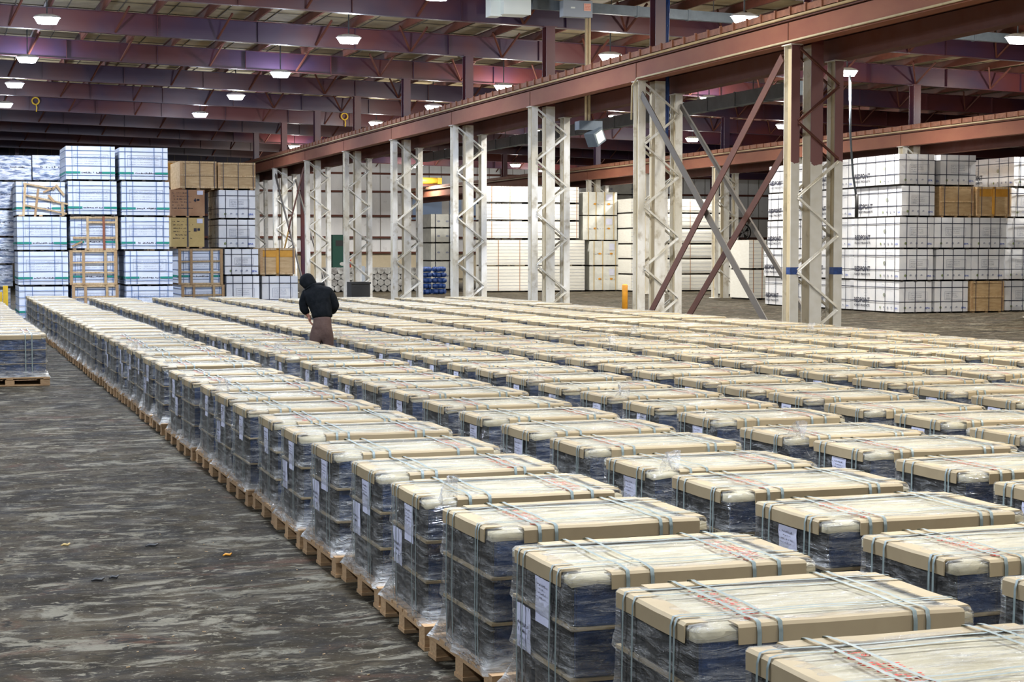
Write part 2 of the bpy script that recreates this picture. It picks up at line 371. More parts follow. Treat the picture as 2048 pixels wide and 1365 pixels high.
for i, (x0, x1, z0, z1) in enumerate([(33.2, 35.4, 4.3, 5.9), (36.0, 36.9, 4.3, 5.9), (37.5, 38.8, 4.3, 5.9)]):
    wn = MB().box(x0, x1, YB - .06, YB - .01, z0, z1, 'sky_glass').box(x0 - .1, x1 + .1, YB - .08, YB - .02, z0 - .1, z0, 'crane_dark').box(x0 - .1, x1 + .1, YB - .08, YB - .02, z1, z1 + .1, 'crane_dark').build('window_%d' % (i + 1))
    tag(wn, kind='structure')
wr = MB().box(XR, XR + .2, -12, YB, 0, 9.5, 'wall_beige').build('wall_right'); tag(wr, kind='structure')
# rafters
for k, Y in enumerate(YR):
    rt = empty('roof_rafter', (0, Y, 0))
    vis = k - 6
    if vis < 1 and k not in (6,): tag(rt, 'maroon steel roof rafter over the camera end of the hall', 'roof beam', 'roof rafters out of the frame')
    else: tag(rt, 'long maroon steel roof rafter, %s one back from the front of the hall' % nth(k - 5), 'roof beam', 'roof rafters')
    if k < 5: 
        COL.objects.unlink(rt); bpy.data.objects.remove(rt); continue
    b = MB(); t = .02; D = .66
    a, e = Vector((XL, 0, zroof(XL) + D / 2)), Vector((XR, 0, zroof(XR) + D / 2))
    b.bar(a, e, .012, D - .03, 'maroon', (0, 0, 1)); b.build('web', rt)
    for s_, nm in ((1, 'top_flange'), (-1, 'bottom_flange')):
        MB().bar(a + Vector((0, 0, s_ * (D / 2 - .01))), e + Vector((0, 0, s_ * (D / 2 - .01))), .2, t, 'maroon').build(nm, rt)
    # web stiffeners and flange struts
    x = XL + R.uniform(0, 2)
    while x < 48:
        z = zroof(x)
        MB().box(x - .008, x + .008, -.1, .1, z + .02, z + D - .02, 'maroon').build('stiffener', rt)
        x2 = x + 1.8
        MB().bar((x2, -.06, z + .01), (x2 + .35, -.75, z + .7), .05, .05, 'strut_red').build('flange_strut', rt)
        if k < 12 and x > 12: MB().bar((x2 - .02, -.06, z + .01), (x2 - .55, -.75, z + .7), .05, .05, 'strut_red').build('flange_strut', rt)
        x += 3.05
# ------------------------------------------------------------------ crane lines: laced columns, runway beams, building columns
def crane_line(X0, dz, ks, name_row):
    BL, BR = 6.08 + dz, 5.80 + dz
    Y0, Y1 = 14, YB - 1
    for side, (xc, zb, h, lab) in enumerate(((X0 + .14, BL, .66, 'left'), (X0 + 1.12, BR, .75, 'right'))):
        t = empty('crane_runway_beam', (xc, 0, zb))
        tag(t, 'long brown-red crane runway beam on the %s side of %s' % (lab, name_row), 'crane beam', 'crane runway beams')
        m = 'crane_red' if side == 0 else 'crane_dark'  # right beam coloured darker, for the shadow between the two beams
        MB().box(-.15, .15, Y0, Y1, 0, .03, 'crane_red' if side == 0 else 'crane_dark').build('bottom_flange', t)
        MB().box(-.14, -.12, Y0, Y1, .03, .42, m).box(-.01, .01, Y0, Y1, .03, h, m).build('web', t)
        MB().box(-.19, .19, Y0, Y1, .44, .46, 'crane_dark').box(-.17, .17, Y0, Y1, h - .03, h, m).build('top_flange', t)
        MB().box(-.035, .035, Y0, Y1, h, h + .07, 'rust_rail').build('rail', t)
        if side == 0:
            MB().tube([(-.22, Y0, .50), (-.22, Y1, .50)], .028, 'cream_pipe').build('conduit', t)
            MB().box(-.20, -.17, Y0, Y1, .55, .67, 'rust_rail').build('conductor_bar', t)
            if dz == 0: MB().tube([(-.19, Y0, .045), (-.19, 37.6, .045), (-.19, 37.9, -.1), (-.19, 37.95, -.9)], .022, 'col_cream', 8).build('conduit', t)
            y = 20.; cb = MB()
            while y < 80:
                cb.box(-.235, -.19, y, y + .05, .53, .70, 'rust_rail'); y += .62
            tag(cb.build('conductor_clips', t), kind='stuff')
        for k in ks:
            yk = 30.16 + 7.62 * k
            MB().box(-.15 if side == 0 else .13, -.13 if side == 0 else .15, yk - .01, yk + .01, .03, .42, 'crane_dark').build('splice', t)
    for j, k in enumerate(ks):
        Y = 30.16 + 7.62 * k
        t = empty('laced_column', (X0, Y, 0))
        first = (k == 0 and name_row.startswith('the near'))
        tag(t, ('white laced steel crane column, %s from the camera in %s' % (nth(j + 1), name_row)) if not first else 'nearest white laced steel crane column, its upper part painted maroon', 'column', 'laced crane columns')
        mf = 'col_two_tone' if first else 'col_white'
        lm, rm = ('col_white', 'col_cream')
        # left and right legs (I sections, web along Y)
        for (xa, top, nm) in ((.09, BL, 'left_leg'), (1.04, BR, 'right_leg')):
            b = MB()
            b.box(xa - .09, xa + .09, -.16, -.145, 0, top, mf); b.box(xa - .09, xa + .09, .145, .16, 0, top, lm)
            b.box(xa - .01, xa + .01, -.145, .145, 0, top, rm)
            b.box(xa - .13, xa + .13, -.2, .2, top - .02, top, lm); b.box(xa - .16, xa + .16, -.24, .24, 0, .025, lm)
            b.build('leg', t)
        b = MB(); zt = zroof(X0) + .01
        b.box(.42, .43, -.15, .15, 0, BL, rm); b.box(.42, .68, -.17, -.155, 0, BL, mf); b.box(.42, .68, .155, .17, 0, BL, lm); b.box(.545, .555, -.155, .155, 0, BL, rm)
        b.build('middle_leg', t)
        b = MB(); b.box(.42, .68, -.17, -.155, BL, zt, 'maroon').box(.42, .68, .155, .17, BL, zt, 'maroon').box(.545, .555, -.155, .155, BL, zt, 'maroon').box(.36, .74, -.2, .2, zt - .03, zt, 'maroon')
        b.build('roof_post', t)
        if first:
            for xa in (.09, 1.04): tag(MB().box(xa - .095, xa + .095, -.166, .0, 1.62, 1.76, 'blue_tarp').build('tape_wrap', t), 'blue tape wrap')
        if k == 1 and name_row.startswith('the near'):
            for q in range(4): tag(MB().tube([(.70 + .025 * q, -.12 - .03 * math.sin(zz * 3 + q), zz) for zz in [4.6 + .35 * w_ for w_ in range(11)]], .018, 'blue_tarp', 6).build('blue_cable', t), 'blue cable')
        # lacing, near and far face
        zs = []; z = .18; lr = 0 if not first else 0
        z = BL - .03
        while z > .1: zs.append(z); z -= .725
        zs.reverse(); par = len(zs) - 1
        for face_y in (-.18, .18):
            for i in range(len(zs) - 1):
                xa, xb = (.15, 1.02) if (par - i) % 2 == 0 else (1.02, .15)
                mm = 'crane_dark' if first and zs[i] > 3.7 else lm
                MB().bar((xa, face_y, zs[i]), (xb, face_y, zs[i + 1] - .04), .012, .055, mm, (0, -.3, 1)).bar((xa, face_y - .02, zs[i] - .025), (xb, face_y - .02, zs[i + 1] - .065), .05, .01, mm).build('lacing_bar', t)
crane_line(15.8, 0, list(range(0, 9)), 'the near crane line')
crane_line(32.2, -.36, list(range(1, 10)), 'the far crane line')
# wind braces between columns
def brace(name, a, b_, m, label, w=.19, h=.14):
    o = MB().bar(a, b_, w, .02, m, (1, 0, 0)).bar(Vector(a) + Vector((.02, 0, .05)), Vector(b_) + Vector((.02, 0, .05)), .02, .05, m, (1, 0, 0)).build(name)
    return tag(o, label, 'brace', 'diagonal braces between crane columns')
Y0c, Y1c = 30.16, 37.78
brace('diagonal_brace', (15.86, Y1c - .2, 5.75), (15.86, Y0c + .3, .1), 'brace_grey', 'grey diagonal brace falling towards the nearest column, left of the pair')
brace('diagonal_brace', (15.78, Y0c + .2, 5.85), (15.78, Y1c - .3, .1), 'brace_brown', 'brown diagonal brace leaning from the nearest column top, left of the pair')
brace('diagonal_brace', (16.86, Y1c - .2, 5.5), (16.86, Y0c + .3, .1), 'brace_grey', 'grey diagonal brace falling behind the nearest column, right of the pair', .12)
brace('diagonal_brace', (16.78, Y0c + .2, 5.5), (16.78, Y1c - .3, .1), 'brace_brown', 'brown diagonal brace behind the left one, reaching the second column foot')
Ya, Yb_ = 30.16 + 7.62 * 6, 30.16 + 7.62 * 7
brace('diagonal_brace', (15.86, Yb_ - .2, 5.75), (15.86, Ya + .3, .1), 'brace_grey', 'dark diagonal brace far back between the seventh and eighth columns', .18)
brace('diagonal_brace', (15.78, Ya + .2, 5.75), (15.78, (Ya + Yb_) / 2, 3.0), 'brace_brown', 'short dark upper brace far back beside the seventh column', .18)
brace('diagonal_brace', (15.78, (Ya + Yb_) / 2, 2.95), (15.78, Yb_ - .3, .1), 'ochre', 'ochre lower brace far back, above the person in the hood', .18)
brace('diagonal_brace', (16.86, Yb_ - .2, 5.5), (16.86, Ya + .3, .1), 'brace_grey', 'dark diagonal brace far back, right-hand leg side of the seventh column', .15)

# ------------------------------------------------------------------ lamps
ltree = None
def lamp(loc, label, cool=False, power=420, real=True, rz=0.):
    t = empty('ceiling_lamp', loc, rz); tag(t, label, 'lamp', 'bright hall lamps under the roof')
    zt = zroof(loc[0]) + .9 - loc[2]
    MB().tube([(0, 0, .12), (0, 0, zt)], .02, 'galv', 6).build('drop_rod', t)
    b = MB()
    def ring(w, d, z, c=.1):
        return [(-w + c, -d, z), (w - c, -d, z), (w, -d + c, z), (w, d - c, z), (w - c, d, z), (-w + c, d, z), (-w, d - c, z), (-w, -d + c, z)]
    r0, r1, r2 = ring(.16, .09, .10, .05), ring(.33, .17, .05), ring(.36, .19, 0)
    for A, B in ((r0, r1), (r1, r2)):
        for i in range(8): b.face([A[i], B[i], B[(i + 1) % 8], A[(i + 1) % 8]], 'lamp_body')
    b.face(r0[::-1], 'lamp_body'); b.build('housing', t)
    g = MB(); gm = 'lamp_glow_cool' if cool else 'lamp_glow'
    q0, q1 = ring(.34, .18, -.003), ring(.25, .12, -.17)
    for i in range(8): g.face([q0[i], q0[(i + 1) % 8], q1[(i + 1) % 8], q1[i]][::-1], gm)
    g.face(q1[::-1], gm); g.face(q0, gm); g.build('lens', t)
    if real:
        ld = bpy.data.lights.new('lamp_light', 'POINT'); ld.shadow_soft_size = .16; ld.energy = power * .72
        ld.color = (.74, .83, 1) if cool else (1, .965, .90)
        lo = bpy.data.objects.new('lamp_light', ld); COL.objects.link(lo); lo.location = (0, 0, -.42); lo.parent = t
        ad = bpy.data.lights.new('lamp_downlight', 'AREA'); ad.shape = 'RECTANGLE'; ad.size = .6; ad.size_y = .3; ad.energy = power * 1.45; ad.color = ld.color; ad.spread = 2.6
        ao = bpy.data.objects.new('lamp_downlight', ad); COL.objects.link(ao); ao.location = (0, 0, -.22); ao.parent = t
P = 430
GRIDX = {0: 3.1, 1: 11.6, 2: 19.8, 3: 28.0, 4: 36.0}
xl = ['leftmost column of lamps', 'second column of lamps from left', 'column of lamps along the near crane line', 'column of lamps in the right bay', 'column of lamps at the far crane line']
for gi, X in GRIDX.items():
    seen = 0
    for Y in (40.2, 49.4, 59.8, 69.1, 78.8, 98.0, 106.3):
        if Y > 90 and gi in (0, 1): continue
        if Y < 45 and gi in (0, 1, 4): continue
        if (gi, Y) in ((3, 98.0), (2, 106.3), (3, 106.3), (4, 98.0), (4, 59.8)): continue
        seen += 1
        lamp((X, Y, zroof(X) - .12), 'glowing rounded lamp, %s from the camera, %s' % (nth(seen), xl[gi]), cool=gi < 2, power=P, rz=.0)
# lamps of the same grid over and behind the camera, out of the frame
for X, c in ((-5.2, 1), (3.1, 1), (11.6, 0), (19.8, 0), (28, 0)):
    for Y in (-4, 8.5, 19.5, 30.4):
        lamp((X, Y, zroof(X) - .12), 'lamp of the same roof grid over the near half of the hall', cool=bool(c), power=P)
for X, Y in ((23, 114), (31, 112), (40, 112), (49, 108)): lamp((X, Y, zroof(X) - .12), 'added lamp brightening the end wall behind the column tops', power=P * 1.3)  # extra lamps added to brighten the dark end wall
for Y in (40.2, 49.4, 69.1, 88.5):
    lamp((-5.2, Y, zroof(-5) - .12), 'lamp of the same roof grid beyond the left edge', cool=True, power=P)
lamp((11.6, 40.2, zroof(11.6) - .12), 'lamp of the same roof grid over the near half of the hall', cool=True, power=P)
lamp((3.1, 40.2, zroof(3.1) - .12), 'lamp of the same roof grid over the near half of the hall', cool=True, power=P)
w = bpy.data.worlds.new('hall_daylight'); S.world = w; w.use_nodes = True
w.node_tree.nodes['Background'].inputs[0].default_value = (.74, .83, 1, 1); w.node_tree.nodes['Background'].inputs[1].default_value = .14

# ------------------------------------------------------------------ wrapped pallet loads
LX, LY, ZT = 1.12, .77, .775
def pallet_mb():
    b = MB(); hx, hy = .60, .51
    for y0 in (-hy, -.07, hy - .14):
        b.box(-hx, hx, y0, y0 + .14, 0, .02, 'wood')             # skids
        for x0 in (-hx, -.07, hx - .14): b.box(x0 + (.004 if x0 < 0 else -.004), x0 + .14, y0 + .01, y0 + .13, .02, .095, 'wood')
    for x0 in (-hx, -.05, hx - .1): b.box(x0, x0 + .1, -hy, hy, .095, .113, 'wood')
    y = -hy
    while y < hy - .05: b.box(-hx, hx, y, min(y + .1, hy), .113, .13, 'wood'); y += .1214
    return b
def tier_mb(z0, z1):
    """one tier of square tins: grooved block, rounded tin corners"""
    b = MB(); i = b.mi('tin'); dk = b.mi('tin_shaded'); nx, ny = 5, 3; w, d = LX / 2 - .012, LY / 2 - .012; loop = []
    def side(n, a, c):
        a, c = Vector(a), Vector(c); e = (c - a); ln = e.length; e.normalize(); nrm = Vector((e.y, -e.x)); out = []
        for k in range(n):
            s0, s1 = k / n * ln, (k + 1) / n * ln
            for s_, o_ in ((s0 + .002, -.016), (s0 + .014, -.003), (s0 + .03, 0), (s1 - .03, 0), (s1 - .014, -.003), (s1 - .002, -.016)): out.append(a + e * s_ + nrm * o_)
        return out
    for n, a, c in ((nx, (-w, -d), (w, -d)), (ny, (w, -d), (w, d)), (nx, (w, d), (-w, d)), (ny, (-w, d), (-w, -d))): loop += side(n, a, c)
    m = len(loop); lev = [(z0, .988), (z0 + .006, 1), (z0 + .012, 1), (z1 - .012, 1), (z1 - .006, 1.0), (z1, .988)]
    for z, k in lev:
        for p in loop: b.v.append((p.x * k, p.y * k, z))
    for l in range(len(lev) - 1):
        for j in range(m):
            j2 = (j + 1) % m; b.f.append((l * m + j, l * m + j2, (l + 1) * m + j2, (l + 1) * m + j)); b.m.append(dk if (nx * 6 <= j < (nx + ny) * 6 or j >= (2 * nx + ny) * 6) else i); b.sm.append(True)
    b.f.append(tuple((len(lev) - 1) * m + j for j in range(m))); b.m.append(b.mi('tin_lid')); b.sm.append(False)
    return b
def simple_stack_mb():
    b = MB(); z = .13
    for k in range(3):
        b.box(-LX / 2 + .012, LX / 2 - .012, -LY / 2 + .012, LY / 2 - .012, z, z + .2, 'tin'); q = len(b.m); b.m[q - 3] = b.m[q - 1] = b.mi('tin_shaded'); z += .2
        b.box(-LX / 2, LX / 2, -LY / 2, LY / 2, z, z + .012, 'card'); z += .012
    return b
def top_sheet_mb(seed, n=10):
    b = MB(); i = b.mi('card_top'); rg = random.Random(seed); ox = rg.uniform(0, 99)
    w, d = LX / 2 - .006, LY / 2 - .006; c = .10
    def zz(x, y):
        e = max(abs(x) / w, abs(y) / d); dr = max(0, (e - .93)) / .07
        cx = max(0, (abs(x) / w + abs(y) / d - 1.72)) * .05
        return ZT - .006 + .006 * noise.noise(Vector((x * 3 + ox, y * 5, seed))) - .006 * dr - cx * .25
    for r in range(n + 1):
        for q in range(n + 1):
            x, y = -w + 2 * w * q / n, -d + 2 * d * r / n; b.v.append((x, y, zz(x, y)))
    for r in range(n):
        for q in range(n):
            a = r * (n + 1) + q; b.f.append((a, a + 1, a + n + 2, a + n + 1)); b.m.append(i); b.sm.append(True)
    # folded-down rim
    rim = [(q, 0) for q in range(n)] + [(n, r) for r in range(n)] + [(q, n) for q in range(n, 0, -1)] + [(0, r) for r in range(n, 0, -1)]
    ids = [r * (n + 1) + q for q, r in rim]; base = len(b.v)
    for k, a in enumerate(ids):
        x, y, z = b.v[a]; b.v.append((x * 1.004, y * 1.004, z - .035 - .02 * noise.noise(Vector((k * .6, seed, 1)))))
    for k in range(len(ids)):
        k2 = (k + 1) % len(ids); b.f.append((ids[k], base + k, base + k2, ids[k2])); b.m.append(i); b.sm.append(True)
    return b
def angle_board(a, b_, inward, m='card', w=.088, h=.066, bevel=.006):
    """L-shaped edge board running a->b along a top edge; inward = unit vector toward the middle"""
    a, b_, n_ = Vector(a), Vector(b_), Vector(inward); mb = MB(); i = mb.mi(m); t = .005
    prof = [(n_ * w, Vector((0, 0, t))), (n_ * bevel, Vector((0, 0, t))), (-n_ * t, Vector((0, 0, -bevel))), (-n_ * t, Vector((0, 0, -h))), (Vector(), Vector((0, 0, -h))), (n_ * .002, Vector((0, 0, -.004))), (n_ * w, Vector((0, 0, 0)))]
    n = len(prof); segs = 5
    for k in range(segs + 1):
        p = a.lerp(b_, k / segs) + Vector((0, 0, .0012 * math.sin(k * 2.1)))
        for u, v in prof: mb.v.append(tuple(p + u + v))
    for k in range(segs):
        for j in range(n):
            j2 = (j + 1) % n; mb.f.append((k * n + j, k * n + j2, (k + 1) * n + j2, (k + 1) * n + j)); mb.m.append(i); mb.sm.append(False)
    mb.f.append(tuple(range(n))); mb.m.append(i); mb.sm.append(False); mb.f.append(tuple(segs * n + j for j in range(n))[::-1]); mb.m.append(i); mb.sm.append(False)
    return mb
def ribbon(pts, side, m='strap', t=.0012):
    """flat strap along pts; side = half-width vector"""
    mb = MB(); i = mb.mi(m); s_ = Vector(side); P_ = [Vector(p) for p in pts]; n = len(P_)
    for p in P_: mb.v += [tuple(p - s_), tuple(p + s_)]
    for k in range(n - 1): mb.f.append((2 * k, 2 * k + 1, 2 * k + 3, 2 * k + 2)); mb.m.append(i); mb.sm.append(True)
    return mb
def strap_x(y, seed):      # runs over the load from the left face to the right face
    o = .0215; hx = LX / 2 + o; rg = random.Random(seed); pts = [(-hx + .0, y + .01 * rg.uniform(-1, 1), .10), (-hx - .004, y + .012 * rg.uniform(-1, 1), .4), (-hx, y, ZT - .02), (-hx + .010, y, ZT + .0135)]
    n = 9
    for k in range(n + 1): pts.append((-hx + .04 + (2 * hx - .08) * k / n, y + .006 * math.sin(k * 1.3 + seed), ZT + .0175 + .002 * math.sin(k + seed)))
    pts += [(hx - .010, y, ZT + .0135), (hx, y, ZT - .02), (hx, y, .10)]
    return ribbon(pts, (0, .0075, 0))
def strap_y(x, seed):
    o = .0215; hy = LY / 2 + o; rg = random.Random(seed + 5); pts = [(x, -hy, .12), (x, -hy, ZT - .02), (x, -hy + .010, ZT + .0145)]
    n = 9
    for k in range(n + 1): pts.append((x + .006 * math.sin(k * 1.1 + seed), -hy + .04 + (2 * hy - .08) * k / n, ZT + .021 + .002 * math.sin(k * 1.7 + seed)))
    pts += [(x, hy - .010, ZT + .0145), (x, hy, ZT - .02), (x, hy, .12)]
    return ribbon(pts, (.0085, 0, 0))
def wrap_mb(seed, nu=15, nv=13, top=True):
    """stretch film: side band flaring out to the pallet deck, draped lid with creases"""
    b = MB(); i = b.mi('film_side'); it = b.mi('film_top'); rg = random.Random(seed); ox = rg.uniform(0, 50)
    loop = []; cr = .025
    hx, hy = LX / 2 + .004, LY / 2 + .004
    def add_side(a, c, n):
        for k in range(n): loop.append(((a[0] + (c[0] - a[0]) * k / n), (a[1] + (c[1] - a[1]) * k / n)))
    for a, c in (((-hx + cr, -hy), (hx - cr, -hy)), ((hx - cr * .3, -hy + cr * .3), (hx, -hy + cr)), ((hx, -hy + cr), (hx, hy - cr)), ((hx - cr * .3, hy - cr * .3), (hx - cr, hy)), ((hx - cr, hy), (-hx + cr, hy)), ((-hx + cr * .3, hy - cr * .3), (-hx, hy - cr)), ((-hx, hy - cr), (-hx, -hy + cr)), ((-hx + cr * .3, -hy + cr * .3), (-hx + cr, -hy))):
        add_side(a, c, nu if abs(a[0] - c[0]) + abs(a[1] - c[1]) > .3 else 1)
    m = len(loop); zs = [.118, .14, .165, .195, .235, .29, .326, .342, .355, .375, .40, .43, .50, .54, .556, .568, .59, .615, .65, .70, .745, .765]
    for z in zs:
        fl = max(0, (.30 - z) / .18); fl = fl * fl
        tier = sum((0 if z < q - .016 else (z - q + .016) / .016 if z < q else max(0, 1 - (z - q) / .075)) for q in (.342, .556))
        for j, (x, y) in enumerate(loop):
            r = math.hypot(x / hx, y / hy); nx, ny = (x / hx) ** 7, (y / hy) ** 7
            u = j * .5
            wv = noise.noise(Vector((x * 5 + ox, y * 5, z * 4))) * .006 + abs(noise.noise(Vector((x * 9 + ox, y * 9, z * 22 + x * 6)))) * .008
            amp = 1 + 1.5 * fl
            off = wv * amp + tier * (.013 + .008 * noise.noise(Vector((x * 14 + ox, y * 14, z * 3)))) + fl * (.032 + .02 * noise.noise(Vector((x * 8 + ox, y * 8, 3))))
            if abs(y) > hy * .98: off += fl * .03
            off = min(off, .10)
            X, Y = x + (1 if x > 0 else -1) * min(1, abs(nx)) * off, y + (1 if y > 0 else -1) * min(1, abs(ny)) * off
            b.v.append((X, Y, z + .004 * noise.noise(Vector((x * 6, y * 6 + ox, z)))))
    nz_ = len(zs)
    for l in range(nz_ - 1):
        for j in range(m):
            j2 = (j + 1) % m; b.f.append((l * m + j, l * m + j2, (l + 1) * m + j2, (l + 1) * m + j)); b.m.append(i); b.sm.append(True)
    # lid: concentric rings inward so that it joins the band
    prev = [(nz_ - 1) * m + j for j in range(m)]
    for s_ in (.985, .93, .84, .72, .58, .44, .3, .16, .05):
        st = len(b.v)
        for j, (x, y) in enumerate(loop):
            X, Y = x * s_, y * s_
            e = 0 if s_ < .9 else (s_ - .9) * .06
            wv = abs(noise.noise(Vector((X * 2.2 + ox, Y * 11 + X * 1.5, 5)))) * .017 + abs(noise.noise(Vector((X * 7, Y * 16 + ox, 9)))) * .007
            b.v.append((X, Y, ZT + .006 + wv * (1 if s_ < .9 else .6) - e))
        cur = list(range(st, st + m))
        for j in range(m):
            j2 = (j + 1) % m; b.f.append((prev[j], prev[j2], cur[j2], cur[j])); b.m.append(it); b.sm.append(True)
        prev = cur
    b.f.append(tuple(prev)); b.m.append(it); b.sm.append(True)
    return b
def paper_mb(y, z, seed, kind=0):
    """A4 sheet on the left (aisle) face under the film"""
    b = MB(); i = b.mi('paper'); rg = random.Random(seed); x = -LX / 2 - .006; w, h = .19, .20; n = 6; tl = rg.uniform(-.04, .04)
    b0 = len(b.v)
    for r in range(n + 1):
        for q in range(n + 1):
            yy, zz = -w / 2 + w * q / n, -h * r / n
            b.v.append((x - .004 * abs(noise.noise(Vector((yy * 16 + seed, zz * 9, 2)))) * 2, y + yy + tl * zz + .004 * math.sin(r * 1.7), z + zz))
    for r in range(n):
        for q in range(n):
            a = b0 + r * (n + 1) + q; b.f.append((a, a + n + 1, a + n + 2, a + 1)); b.m.append(i); b.sm.append(True)
    # writing (reads from +Y to -Y seen from the aisle)
    X = x - .0115; ux, uy = (0, -1, 0), (0, 0, 1)
    if kind == 0:
        glyphs(b, (X, y + .045, z - .03), ux, uy, .10, .012, 'ink', rg, .95); glyphs(b, (X, y + .035, z - .047), ux, uy, .08, .007, 'ink', rg)
        glyphs(b, (X, y + .085, z - .03), ux, uy, .02, .006, 'ink', rg); glyphs(b, (X, y + .08, z - .066), ux, uy, .15, .01, 'ink', rg, .6); glyphs(b, (X, y + .07, z - .085), ux, uy, .14, .009, 'ink', rg, .7)
    else:
        glyphs(b, (X, y + .055, z - .09), ux, uy, .11, .02, 'ink', rg, .95); glyphs(b, (X, y + .045, z - .12), ux, uy, .085, .02, 'ink', rg, .95); glyphs(b, (X, y + .02, z - .15), ux, uy, .03, .014, 'ink', rg, .95)
    return b
def red_print_mb(x, seed):
    """band of red marks and prohibition discs printed across the top sheet"""
    b = MB(); rg = random.Random(seed); z = ZT + .013; y = -LY / 2 + .07
    
    def disc(cx, cy, r):
        for k in range(14):
            a0, a1 = 2 * PI * k / 14, 2 * PI * (k + 1) / 14
            b.face([(cx + r * math.cos(a0), cy + r * math.sin(a0), z), (cx + r * math.cos(a1), cy + r * math.sin(a1), z), (cx + .74 * r * math.cos(a1), cy + .74 * r * math.sin(a1), z), (cx + .74 * r * math.cos(a0), cy + .74 * r * math.sin(a0), z)], 'red_ink')
        b.face([(cx - .5 * r, cy - .6 * r, z), (cx - .25 * r, cy - .6 * r, z), (cx + .5 * r, cy + .6 * r, z), (cx + .2 * r, cy + .6 * r, z)], 'red_ink')
        b.face([(cx - .5 * r, cy - .1 * r, z), (cx + .5 * r, cy - .1 * r, z), (cx + .5 * r, cy + .2 * r, z), (cx - .5 * r, cy + .2 * r, z)], 'red_ink')
    disc(x - .03, y, .022)
    b.face([(x + .03, y + .02, z), (x + .05, y - .015, z), (x + .045, y - .015, z), (x + .03, y + .012, z)], 'red_ink')
    y += .05
    for blk in range(2):
        for r in range(5):
            glyphs(b, (x - .055, y, z), (1, 0, 0), (0, 1, 0), .12, .022, 'red_ink', rg, .9, .8); y += .028
        y += .025
    disc(x - .03, y + .02, .022); disc(x + .03, y + .05, .016)
    for r in range(2): glyphs(b, (x - .05, y + .08 + r * .03, z), (1, 0, 0), (0, 1, 0), .1, .016, 'red_ink', rg, .8, .9)
    return b
def loose_film_mb(seed, s_=1.):
    """crumpled tail of film standing off a corner"""
    b = MB(); i = b.mi('film_loose'); rg = random.Random(seed); n, mm = 9, 7
    for r in range(n + 1):
        for q in range(mm + 1):
            u, v = r / n, q / mm
            x = (v - .5) * .20 * (1 - .5 * u) + .03 * math.sin(u * 5 + v * 7 + seed); y = .10 * math.sin(v * PI) * (1 - u * .4) + .02 * noise.noise(Vector((u * 5, v * 5, seed)))
            z = (.14 * u - .09 * abs(v - .45) * 2 * (1 - u) - .10 * (1 - u)) + .03 * noise.noise(Vector((u * 4 + seed, v * 4, 1)))
            b.v.append((x * s_, y * s_ - .03, z * s_))
    for r in range(n):
        for q in range(mm):
            a = r * (mm + 1) + q; b.f.append((a, a + 1, a + mm + 2, a + mm + 1)); b.m.append(i); b.sm.append(True)
    return b
M_PALLET = pallet_mb().mesh('pallet'); M_TIERS = [tier_mb(.13 + .214 * k, .13 + .214 * k + .2).mesh('tin_tier') for k in range(3)]
M_PADS = [MB().box(-LX / 2 + .002, LX / 2 - .002, -LY / 2 + .002, LY / 2 - .002, .13 + .214 * k + .2, .13 + .214 * (k + 1), 'card').mesh('tray_card') for k in range(2)]
M_STACK = simple_stack_mb().mesh('tin_stack')
def inst(name, me, parent): 
    o = bpy.data.objects.new(name, me); COL.objects.link(o); o.parent = parent; return o
def load_template(seed, lod):
    rg = random.Random(seed); t = empty('wrapped_pallet_load', (0, 0, -50)); tag(t, 'x', 'pallet load'); ch = []
    def add(name, me_or_mb):
        o = inst(name, me_or_mb if isinstance(me_or_mb, bpy.types.Mesh) else me_or_mb.mesh(name), t); ch.append((o, [])); return o
    add('pallet', M_PALLET)
    if lod == 0:
        for k in range(3): add('tin_tier', M_TIERS[k])
        for k in range(2): add('tray_card', M_PADS[k])
    else: add('tin_stack', M_STACK)
    ts = add('top_sheet', top_sheet_mb(seed))
    hx, hy = LX / 2 + .008, LY / 2 + .008; z = ZT + .004; e = [rg.uniform(.04, .09) for _ in range(4)]
    add('edge_board', angle_board((-hx, -hy + e[0] + .03, z), (-hx, hy - e[0], z), (1, 0, 0)))
    add('edge_board', angle_board((-hx + e[1] + .10, -hy, z), (hx - e[2], -hy, z), (0, 1, 0)))
    if lod < 2:
        add('edge_board', angle_board((hx, -hy + e[0], z), (hx, hy - e[0], z), (-1, 0, 0)))
        add('edge_board', angle_board((-hx + e[1] + .05, hy, z), (hx - e[2], hy, z), (0, -1, 0)))
        for yy in (-.25, -.195, .17, .235): add('strap', strap_x(yy + rg.uniform(-.02, .02), seed))
        for xx in (-.31, -.225, .27, .355): add('strap', strap_y(xx + rg.uniform(-.03, .03), seed))
        rp = inst('red_print', red_print_mb(-.29 if seed % 2 else .30, seed).mesh('red_print'), ts); ch[-0 if False else [c[0] for c in ch].index(ts)][1].append(rp)
        rp['label'] = 'band of red warning marks'
    else:
        for yy in (-.22, .20): add('strap', strap_x(yy, seed))
    if lod < 2:
        if seed % 4 != 3: add('shipping_label', paper_mb(.0 if seed % 2 else -.05, .705, seed, 0))
        if seed % 3 == 1: add('shipping_label', paper_mb(-.20, .53, seed + 3, 1))
        if seed % 4 == 2: add('shipping_label', paper_mb(.20, .54, seed + 4, 1))
    add('stretch_wrap', wrap_mb(seed, 15 if lod == 0 else (9 if lod == 1 else 5)))
    return (t, ch)
NEAR = [load_template(s_, 0) for s_ in (1, 2, 3, 5, 6)]
MID = [load_template(s_, 1) for s_ in (11, 12, 13, 14)]
FAR = [load_template(s_, 2) for s_ in (21, 22, 23)]
TAIL = [loose_film_mb(s_).mesh('loose_film') for s_ in (1, 2, 3)]
